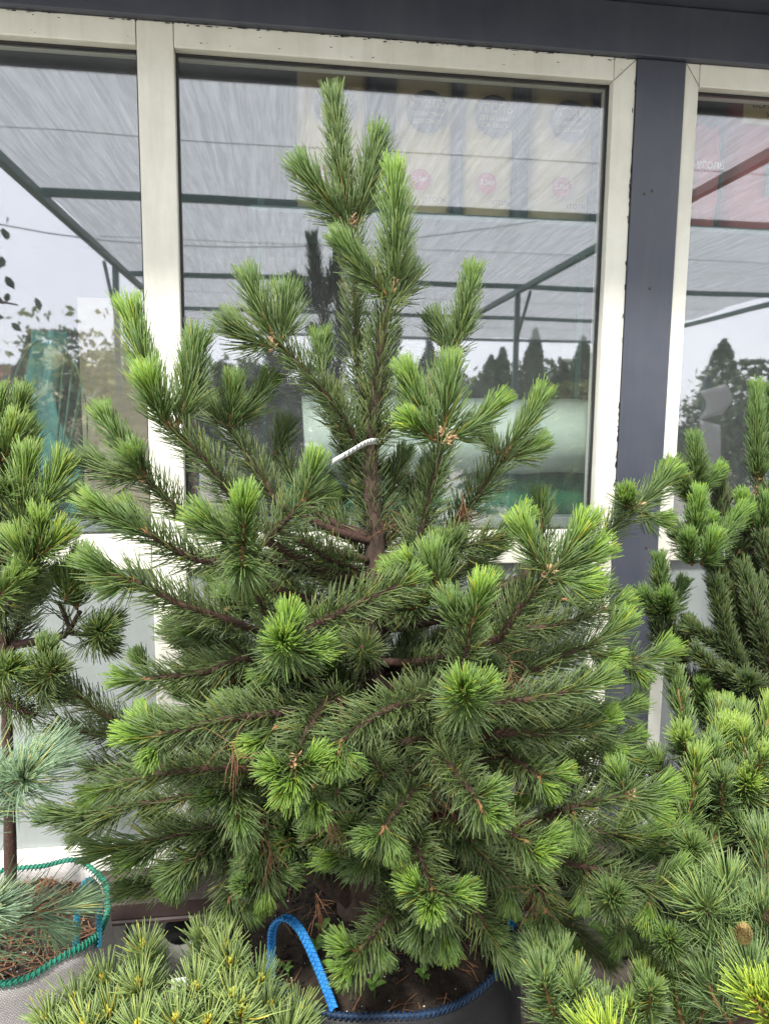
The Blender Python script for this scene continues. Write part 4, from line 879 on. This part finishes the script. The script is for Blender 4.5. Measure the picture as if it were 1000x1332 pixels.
def cone_part(pine_, p, r, h, mt, axis=(0, 0, 1)):
    p = local([p], pine_.root)[0]; ax = Vector(axis).normalized(); q = ax.to_track_quat('Z', 'Y').to_matrix(); V = []; F = []
    for k in range(11):
        t = (k+.3)/11; rr_ = r*math.sin(math.pi*(.12+.82*t))**.8; m_ = 9
        for i in range(m_):
            a = 2*math.pi*(i+.5*(k % 2))/m_; o_ = len(V); c_ = Vector((rr_*math.cos(a), rr_*math.sin(a), h*t)); ou = Vector((math.cos(a), math.sin(a), .5)); sd_ = Vector((-math.sin(a), math.cos(a), 0))
            w_ = rr_*.42+.001
            for x in (c_*.75-sd_*w_, c_+sd_*w_*0-Vector((0, 0, h*.07)), c_*.75+sd_*w_, c_+ou*r*.22+Vector((0, 0, h*.06))): V.append(tuple(q @ x+Vector(p)))
            F += [(o_, o_+1, o_+3), (o_+1, o_+2, o_+3), (o_+2, o_, o_+3)]
    return mesh_py('pine_cone', V, F, mt, pine_.root, False)

# ---- pine standing in the pale grey bag
lt_ = smooth_path([(-.635, -.555, .45), P(14, 1100, -.555), P(10, 950, -.56), P(6, 850, -.57), P(-8, 700, -.58), P(-10, 560, -.58)], 24)
lp = Pine('pine_tree', 'pine with reddish stems in the pale grey bag at the left edge', (-.635, -.555, .45), 'mid', lt_, L=.062, dens_o=1300, dens_n=1900)
tube('trunk', local(lt_, lp.root), np.linspace(.015, .006, 24), M['twig'], lp.root, 9, .06)
L2 = lambda *a, **k: lp.old(PP(*a), **k)
def LN(u0, v0, y0, u1, v1, y1, **k): return lp.new(P(u0, v0, y0), P(u1, v1, y1), **k)
L2(-12, 700, -.62, 2, 590, -.66); LN(2, 595, -.66, -4, 500, -.68, tint=(.3, .7)); LN(5, 600, -.68, 28, 540, -.70, tint=(.3, .7))
L2(-5, 740, -.68, 30, 690, -.74); LN(30, 690, -.74, 38, 575, -.76, tint=(.4, .8), a=(45, 25)); LN(34, 690, -.74, 92, 590, -.76, tint=(.4, .8), a=(40, 26))
L2(0, 800, -.66, 50, 720, -.76); LN(50, 720, -.76, 55, 660, -.80, tint=(.4, .9)); LN(46, 740, -.76, 10, 690, -.80, tint=(.4, .8)); LN(52, 720, -.76, 92, 690, -.80, tint=(.35, .8))
L2(20, 838, -.56, 70, 830, -.60, 88, 822, -.62, 105, 795, -.63, conn=True, r=.009, dens=.12); L2(86, 822, -.62, 120, 826, -.63, conn=False, r=.006, dens=.2); L2(90, 815, -.62, 78, 785, -.62, conn=False, r=.005, dens=.3)
LN(118, 826, -.63, 140, 818, -.74, tint=(.05, .3), a=(75, 35), L=.06); LN(116, 830, -.63, 158, 800, -.64, tint=(.05, .3), a=(60, 30)); LN(125, 830, -.63, 150, 850, -.66, tint=(0, .2), a=(60, 30))
LN(100, 790, -.63, 72, 735, -.66, tint=(.3, .7)); LN(100, 792, -.63, 104, 728, -.66, tint=(.3, .75)); LN(84, 780, -.7, 112, 715, -.74, tint=(.4, .85))
L2(5, 800, -.6, 48, 738, -.66, dens=.5, r=.006)
L2(0, 870, -.62, 55, 890, -.74); LN(55, 890, -.74, 80, 862, -.84, tint=(.1, .4), a=(65, 30)); LN(55, 888, -.74, 62, 830, -.78, tint=(.2, .5)); LN(50, 892, -.74, 85, 915, -.78, tint=(.05, .3))
LN(-10, 870, -.70, 28, 870, -.80, tint=(.3, .7), a=(60, 30)); L2(-5, 905, -.62, 45, 930, -.7, tint=(0, .15)); LN(-5, 640, -.7, 15, 640, -.78, tint=(.3, .7)); LN(-12, 780, -.74, 35, 740, -.80, tint=(.4, .9))
for k in range(12):
    z = gq.uniform(.95, 1.6); b = lp.trunk_at(z); az = gq.uniform(0, 2*math.pi); d = np.array([math.cos(az)*.8-.15, math.sin(az)*.65, .55]); e = b+d*gq.uniform(.14, .26); e[0] = min(e[0], -.58)
    lp.old([b+(e-b)*.35, e], dens=.8); lp.new(e, e+np.array([d[0]*.05, d[1]*.05, .09]), tint=(.25, .7)); lp.new(e, e+np.array([d[1]*.08, d[0]*.08, .05]), tint=(.25, .7))

# ---- silvery long-needled pine reaching in from the left
st = smooth_path([(-.86, -1.12, .36), (-.85, -1.10, .6), (-.84, -1.08, .95)], 10)
sp = Pine('pine_tree', 'silvery blue pine with long soft needles at the lower left edge', (-.86, -1.12, .36), 'silver', st, L=.118, dens_o=1200, dens_n=1700, w=.0010)
nursery_pot((-.86, -1.12, 0), .16, .36, 'black pot of the silvery pine beyond the left edge')
tube('trunk', local(st, sp.root), np.linspace(.018, .007, 10), M['bark'], sp.root, 8, .06)
for (b, t, kw) in ((P(-40, 1040, -1.06), P(20, 1006, -1.06), dict(a=(62, 26))), (P(-20, 1018, -1.06), P(100, 975, -1.03), dict(a=(50, 24))), (P(15, 1015, -1.06), P(50, 1005, -1.14), dict(a=(75, 30))),
                   (P(-60, 1080, -1.1), P(-5, 1065, -1.1), dict(a=(60, 30))), (P(-60, 1210, -1.10), P(10, 1190, -1.10), dict(a=(58, 25))), (P(-50, 1200, -1.1), P(20, 1170, -1.14), dict(a=(55, 25))),
                   (P(45, 1185, -.98), P(132, 1172, -.94), dict(a=(42, 22), L=.07, dens=.6)), (P(45, 1190, -.98), P(88, 1225, -.98), dict(a=(45, 25), L=.06, dens=.6)), (P(-70, 1130, -1.1), P(-20, 1130, -1.12), dict(a=(60, 30)))):
    sp.new(b, t, tint=(.25, .8), tuft=46, **kw)
sp.old([P(-80, 1080, -1.08), P(-15, 1020, -1.06)]); sp.old([P(-80, 1240, -1.1), P(-30, 1200, -1.1)]); sp.old([P(-40, 1215, -1.05), P(45, 1186, -.98)], dens=.35)
for k in range(14):
    z = gq.uniform(.6, 1.05); az = gq.uniform(1.6, 5.2); b = sp.trunk_at(z); e = b+np.array([math.cos(az)*.2, math.sin(az)*.18, .12]); sp.old([b+(e-b)*.3, e], dens=.8); sp.new(e, e+(e-b)*.4+np.array([0, 0, .05]), tint=(.2, .7))

# ---- dwarf pine with tight upright candles, right rear
rt_ = smooth_path([(1.16, -.36, .34), P(915, 1000, -.36), P(935, 900, -.36), P(950, 800, -.36), P(955, 700, -.36)], 16)
rp_ = Pine('pine_tree', 'dense dark dwarf pine with tight upright candles beside the navy post', (1.16, -.36, .34), 'dwarf', rt_, L=.050, dens_o=2900, dens_n=3300, w=.0013)
nursery_pot((1.16, -.36, 0), .17, .34, 'black pot behind the light green pine at the right')
tube('trunk', local(rt_, rp_.root), np.linspace(.016, .006, 16), M['twig'], rp_.root, 9, .06)
def RO(*a, **k): return rp_.old(PP(*a), a=(46, 34), **k)
def RN(u0, v0, y0, u1, v1, y1, **k):
    k.setdefault('a', (48, 24)); k.setdefault('tint', (.35, .8)); return rp_.new(P(u0, v0, y0), P(u1, v1, y1), **k)
RO(1000, 905, -.42, 960, 800, -.46, 912, 708, -.48, r=.007); RO(1010, 820, -.36, 960, 720, -.38); RO(1000, 880, -.46, 950, 850, -.48, 900, 818, -.50)
RO(905, 705, -.44, 903, 630, -.44, conn=False, dens=.6, tint=(.05, .3)); RN(903, 632, -.44, 903, 562, -.44, tint=(.3, .65)); RN(900, 634, -.44, 862, 604, -.45); RN(906, 634, -.44, 942, 606, -.45); RN(900, 655, -.45, 880, 610, -.47, tint=(.3, .6))
RN(905, 716, -.50, 908, 632, -.52, tint=(.4, .95)); RN(900, 735, -.52, 893, 690, -.56, tint=(.4, .95)); RN(912, 735, -.52, 935, 690, -.56, tint=(.4, .9)); RN(918, 725, -.50, 972, 655, -.50, tint=(.4, .9)); RN(915, 690, -.46, 925, 670, -.5)
RN(945, 720, -.42, 935, 610, -.40, tint=(.05, .2)); RN(900, 712, -.46, 872, 690, -.44, tint=(0, .2)); RN(960, 720, -.40, 985, 660, -.4, tint=(0, .2))
RO(875, 870, -.44, 866, 800, -.46, conn=True, tint=(0, .2)); RN(862, 800, -.46, 856, 718, -.46, tint=(.3, .7)); RN(866, 800, -.46, 892, 752, -.46, tint=(.3, .65)); RN(858, 802, -.47, 832, 766, -.48, tint=(.3, .65)); RN(866, 850, -.46, 850, 800, -.48, tint=(.02, .2)); RN(880, 870, -.45, 895, 800, -.46, tint=(.02, .25)); RN(862, 800, -.47, 866, 770, -.54, tint=(.3, .7))
RO(990, 700, -.36, 986, 620, -.36, dens=.25, conn=False); RN(986, 630, -.36, 983, 495, -.36, tint=(.3, .6), a=(40, 20)); RN(992, 620, -.36, 1004, 500, -.36, tint=(.3, .6)); RN(984, 690, -.42, 960, 640, -.44, tint=(.5, 1)); RN(990, 690, -.42, 1000, 640, -.44, tint=(.4, .8)); rp_.whorl(P(985, 620, -.36), (0, 0, 1)); rp_.whorl(P(984, 640, -.36), (0, 0, 1)); rp_.whorl(P(905, 640, -.44), (0, 0, 1)); rp_.whorl(P(904, 650, -.44), (0, 0, 1))
RN(985, 900, -.55, 968, 885, -.66, tint=(.05, .35), a=(70, 30), L=.055); RN(990, 910, -.55, 940, 870, -.6, tint=(.05, .3)); RN(920, 935, -.5, 912, 880, -.54, tint=(.2, .6)); RN(922, 940, -.5, 930, 905, -.56, tint=(.3, .7), a=(60, 30)); RN(930, 935, -.5, 955, 895, -.52, tint=(.2, .5)); RN(905, 900, -.48, 930, 870, -.52, tint=(.1, .4))
RO(985, 980, -.48, 940, 945, -.50, tint=(0, .2)); RO(960, 960, -.44, 900, 920, -.46, tint=(0, .15)); RO(1000, 960, -.5, 975, 900, -.56, tint=(0, .2))
RO(985, 930, -.46, 945, 830, -.50, 930, 760, -.52); RO(1010, 900, -.5, 985, 810, -.52, 965, 740, -.50); RO(1000, 840, -.42, 945, 730, -.44, tint=(0, .2)); RO(1015, 940, -.5, 940, 880, -.54, 905, 850, -.54); RO(1020, 720, -.4, 1000, 640, -.40); RO(1010, 760, -.44, 990, 700, -.44); RO(1020, 860, -.5, 985, 760, -.5)
cone_part(rp_, P(903, 908, -.5), .015, .035, M['cone'])
for k in range(24):
    z = gq.uniform(.6, 1.35); b = rp_.trunk_at(z); az = gq.uniform(-1.2, 1.7); d = np.array([math.cos(az)*.9+.1, math.sin(az)*.4, .8]); e = b+d*gq.uniform(.1, .25); e[1] = min(e[1], -.15)
    rp_.old([b+(e-b)*.3, e], a=(46, 34), tint=(0, .2)); rp_.new(e, e+d*.09, tint=(.2, .6), a=(48, 24))

# ---- light green pine, right front
ft_ = smooth_path([(.93, -.84, .34), P(950, 1150, -.82), P(948, 1050, -.82)], 10)
fp = Pine('pine_tree', 'light green pine with brown stemmed candles at the right edge', (.93, -.84, .34), 'light', ft_, L=.056, dens_o=1200, dens_n=1500, w=.0013, r_wood=1.35)
nursery_pot((.93, -.84, 0), .17, .34, 'black pot under the light green pine at the right edge')
tube('trunk', local(ft_, fp.root), np.linspace(.02, .008, 10), M['bark'], fp.root, 9, .06)
def FN(u0, v0, y0, u1, v1, y1, **k):
    k.setdefault('a', (44, 28)); k.setdefault('tint', (.35, .8)); return fp.new(P(u0, v0, y0), P(u1, v1, y1), **k)
def FO(*a, **k): return fp.old(PP(*a), **k)
FN(898, 990, -.80, 876, 874, -.80, tipreach=.5); FO(920, 1070, -.80, 898, 990, -.80); FN(896, 985, -.82, 882, 950, -.88); FN(884, 1100, -.86, 908, 978, -.90, tipreach=.4); FO(900, 1160, -.84, 886, 1095, -.86); FN(908, 1120, -.86, 958, 1030, -.86, tipreach=.5)
FN(900, 1110, -.90, 898, 1098, -1.0, a=(70, 30)); FN(912, 985, -.80, 950, 935, -.80); FN(948, 1000, -.80, 948, 938, -.80, tipreach=.4, tint=(.4, .9)); FN(965, 1000, -.80, 966, 945, -.82, tipreach=.4, tint=(.4, .9)); FN(978, 990, -.80, 1006, 912, -.80, tipreach=.4, tint=(.4, .9))
FN(960, 1030, -.84, 978, 1010, -.94, a=(65, 30), tint=(.5, 1)); FN(962, 1035, -.84, 1004, 990, -.86); FO(950, 1060, -.82, 958, 1000, -.82); FO(930, 1090, -.80, 935, 1010, -.82); FO(990, 1080, -.82, 960, 1040, -.84); FN(930, 1010, -.84, 925, 960, -.86, tint=(.2, .6)); FN(935, 1060, -.86, 940, 1000, -.92, tint=(.1, .4), a=(55, 35))
FO(970, 1120, -.80, 915, 1140, -.84, tint=(0, .2)); FN(915, 1140, -.84, 870, 1120, -.88, tint=(.1, .5)); FN(990, 1110, -.84, 950, 1060, -.9, tint=(.1, .5), a=(60, 35)); FO(880, 1065, -.78, 860, 1010, -.78, tint=(0, .2)); FN(860, 1015, -.78, 850, 975, -.78, tint=(.1, .4)); fp.whorl(P(958, 1028, -.84), (.1, 0, 1))
for k in range(26):
    z = gq.uniform(.5, .95); b = fp.trunk_at(z); az = gq.uniform(-1.9, 1.5); d = np.array([math.cos(az)*.8, math.sin(az)*.5, .7]); e = b+d*gq.uniform(.08, .22)
    fp.old([b+(e-b)*.3, e], tint=(0, .25)); fp.new(e, e+d*.09, tint=(.25, .7))

# ---- grey green long-needled pine with cones, lower right corner
bt_ = smooth_path([(.80, -1.12, .30), (.80, -1.12, .45), (.805, -1.12, .60)], 8)
bp = Pine('pine_tree', 'grey green long-needled pine with small cones in the lower right corner', (.80, -1.12, .30), 'pale', bt_, L=.085, dens_o=1000, dens_n=1100, w=.0011)
nursery_pot((.80, -1.12, 0), .15, .30, 'black pot under the long-needled pine in the lower right corner')
tube('trunk', local(bt_, bp.root), np.linspace(.016, .007, 8), M['bark'], bp.root, 8, .06)
def BN(u0, v0, y0, u1, v1, y1, **k):
    k.setdefault('a', (42, 30)); k.setdefault('tint', (.1, .45)); return bp.new(P(u0, v0, y0), P(u1, v1, y1), **k)
BN(955, 1200, -1.05, 938, 1120, -1.08, tint=(.3, .8)); BN(1000, 1180, -1.06, 993, 1080, -1.06, tint=(.1, .5), tipreach=.4); BN(990, 1300, -1.1, 900, 1190, -1.05); BN(985, 1290, -1.1, 950, 1160, -1.08); BN(940, 1300, -1.05, 880, 1200, -1.02); BN(1000, 1260, -1.1, 985, 1150, -1.1)
BN(950, 1330, -1.1, 900, 1240, -1.08); BN(900, 1320, -1.0, 850, 1230, -.98, tint=(.0, .3)); BN(930, 1200, -1.04, 905, 1160, -1.1, tint=(.3, .7), a=(55, 35)); BN(1000, 1330, -1.14, 960, 1230, -1.14)
bp.old(PP(960, 1290, -1.1, 945, 1200, -1.06)); bp.old(PP(1000, 1290, -1.1, 995, 1180, -1.08)); bp.old(PP(960, 1310, -1.1, 915, 1270, -1.06))
cone_part(bp, P(966, 1226, -1.12), .013, .038, M['greencone'], (-.1, -.1, 1)); cone_part(bp, P(884, 1204, -1.0), .013, .026, M['cone'], (.2, -.7, .3)); cone_part(bp, P(996, 1192, -1.12), .012, .026, M['cone'], (.2, -.7, .3))
# ---- lime tipped pine at the very corner
ct_ = smooth_path([(.50, -1.36, .24), (.50, -1.36, .35), (.505, -1.36, .46)], 8)
cp = Pine('pine_tree', 'lime yellow tipped pine at the bottom right corner', (.62, -1.34, .24), 'lime', None, L=.075, dens_n=800, dens_o=800, w=.0014)
nursery_pot((.62, -1.34, 0), .13, .24, 'black pot hidden below the lime tipped pine')
tube('trunk', np.array([(0, 0, -.03), (0, 0, .2), (.0, .01, .40)]), [.013, .010, .006], M['bark'], cp.root, 8, .05)
for (b, t) in ((P(1020, 1345, -1.26), P(958, 1275, -1.30)), (P(1020, 1345, -1.26), P(990, 1272, -1.30)), (P(805, 1385, -1.24), P(778, 1318, -1.26)), (P(800, 1385, -1.24), P(752, 1326, -1.26)), (P(1020, 1340, -1.24), P(1015, 1262, -1.26))):
    cp.new(b, t, tint=(.4, .9), a=(50, 24), L=.072, tuft=14)
for (u, v) in ((1020, 1350), (802, 1385)): tube('branch', local(smooth_path([(.62, -1.34, .5), (np.array([.62, -1.34, .52])+P(u, v, -1.25))/2, P(u, v, -1.25)], 7), cp.root), np.linspace(.006, .004, 7), M['twig'], cp.root, 7, .06)
# ---- young pines between the big bag and the corner
yt = [('pale green bushy pine shoots beside the black bag at the bottom', (.43, -1.02, .22), 'pale', .070, [(752, 1350, -1.0, 690, 1226, -1.0, (45, 30)), (745, 1350, -1.0, 722, 1232, -1.02, (45, 30)), (760, 1355, -1.0, 745, 1270, -1.06, (50, 30)), (735, 1345, -1.0, 700, 1260, -1.06, (50, 30)), (770, 1370, -1.0, 790, 1300, -1.02, (45, 30))]),
      ('young dark green pine candle standing behind the pale shoots', (.50, -.86, .22), 'dwarf', .045, [(716, 1262, -.86, 711, 1154, -.86, (50, 24)), (720, 1275, -.86, 740, 1230, -.86, (50, 30)), (712, 1275, -.86, 690, 1240, -.86, (50, 30))]),
      ('small green pine with brown stems left of the white plastic label', (.60, -1.02, .22), 'light', .05, [(832, 1345, -1.02, 842, 1258, -1.02, (55, 35)), (836, 1320, -1.02, 848, 1280, -1.08, (60, 35)), (890, 1340, -1.02, 872, 1255, -1.02, (50, 30)), (905, 1340, -1.02, 920, 1270, -1.02, (50, 30)), (828, 1345, -1.02, 815, 1300, -1.04, (55, 35))])]
for (lb, loc, nm, L_, lst) in yt:
    q = Pine('pine_tree', lb, loc, nm, None, L=L_, dens_n=1700 if nm != 'pale' else 1300, w=.0012)
    nursery_pot((loc[0], loc[1], 0), .085, .235, 'small black pot of the '+lb.split(' ')[0]+' '+lb.split(' ')[1]+' pine shoots near the bottom right')
    tube('trunk', np.array([(0, 0, -.02), (0, 0, .1), (.0, 0, .2)]), [.010, .008, .006], M['bark'], q.root, 8, .05); tp_ = np.array([loc[0], loc[1], loc[2]+.19])
    for (u0, v0, y0, u1, v1, y1, aa) in lst:
        b_ = P(u0, v0, y0); q.new(b_, P(u1, v1, y1), tint=(.1, .5) if nm == 'pale' else (.2, .7), a=aa, L=L_, tipreach=.45)
        tube('branch', local(smooth_path([tp_, (tp_+b_)/2+np.array([0, 0, -.02]), b_], 6), q.root), np.linspace(.006, .004, 6), M['twig'], q.root, 6, .06)
# ---- foreground dwarf pine with yellow buds
YB = needle_mat('yellow_bud', (.42, .34, .04), (.55, .48, .06), (.48, .55, .08))
cx = P(250, 1330, -1.2); root_ = (cx[0], -1.16, .36)
dp = Pine('pine_tree', 'low bushy pine with yellow buds in the foreground bottom left', root_, 'fore', None, L=.060, dens_n=2100, dens_o=1400, w=.0012, bud=YB)
nursery_pot((root_[0], root_[1], 0), .16, .38, 'black pot under the low bushy pine in the foreground')
tube('trunk', np.array([(0, 0, -.03), (0, 0, .05), (.0, 0, .1)]), [.014, .012, .010], M['bark'], dp.root, 8, .05)
buds = [(187, 1231, -1.06), (292, 1231, -1.06), (301, 1252, -1.12), (180, 1280, -1.18), (95, 1300, -1.12), (254, 1285, -1.24), (302, 1295, -1.24), (230, 1326, -1.28), (350, 1310, -1.2), (314, 1317, -1.26), (135, 1275, -1.08), (390, 1318, -1.16), (140, 1320, -1.2), (270, 1330, -1.28), (180, 1335, -1.28), (60, 1325, -1.16), (340, 1275, -1.14), (110, 1335, -1.22), (375, 1345, -1.24), (265, 1215, -1.0), (80, 1345, -1.2)]
base_pt = np.array(root_)+np.array([0, 0, .08])
for (u, v, y) in buds:
    B = P(u, v, y); d = (B-base_pt)*np.array([.7, .5, 1]); d = d/np.linalg.norm(d)+np.array([0, -.18, .45]); d /= np.linalg.norm(d); b0 = B-d*.10
    dp.new(b0, B, tint=(.15, .85), a=(60, 42), tipreach=.16, L=.055, tuft=16)
    m_ = (base_pt+b0)/2+np.array([0, 0, -.03]); _b = smooth_path([base_pt, m_, b0], 7); _t = tube('branch', local(_b, dp.root), np.linspace(.006, .004, 7), M['twig'], dp.root, 6, .08); needles('needles', local(_b, dp.root), _t, dp.nm, 900, .05, 60, 45, 0, .1, s0=.3, w=.0012)
# white plastic labels
def label_stick(u, v, y, w_, h_, rz, tilt, lb):
    p = P(u, v, y); bm_ = bmesh.new(); box(bm_, -w_/2, w_/2, -.0006, .0006, -h_/2, h_/2, .0002); o = obj('plant_label', bm_, M['white']); o.location = p; o.rotation_euler = (tilt, .1, rz); tag(o, lb, 'plant label')
label_stick(868, 1290, -1.0, .018, .07, .5, -.3, 'white plastic plant label among the shoots at the bottom right')
label_stick(236, 1280, -1.12, .03, .018, .2, -.9, 'white plastic plant label poking out of the foreground pine')
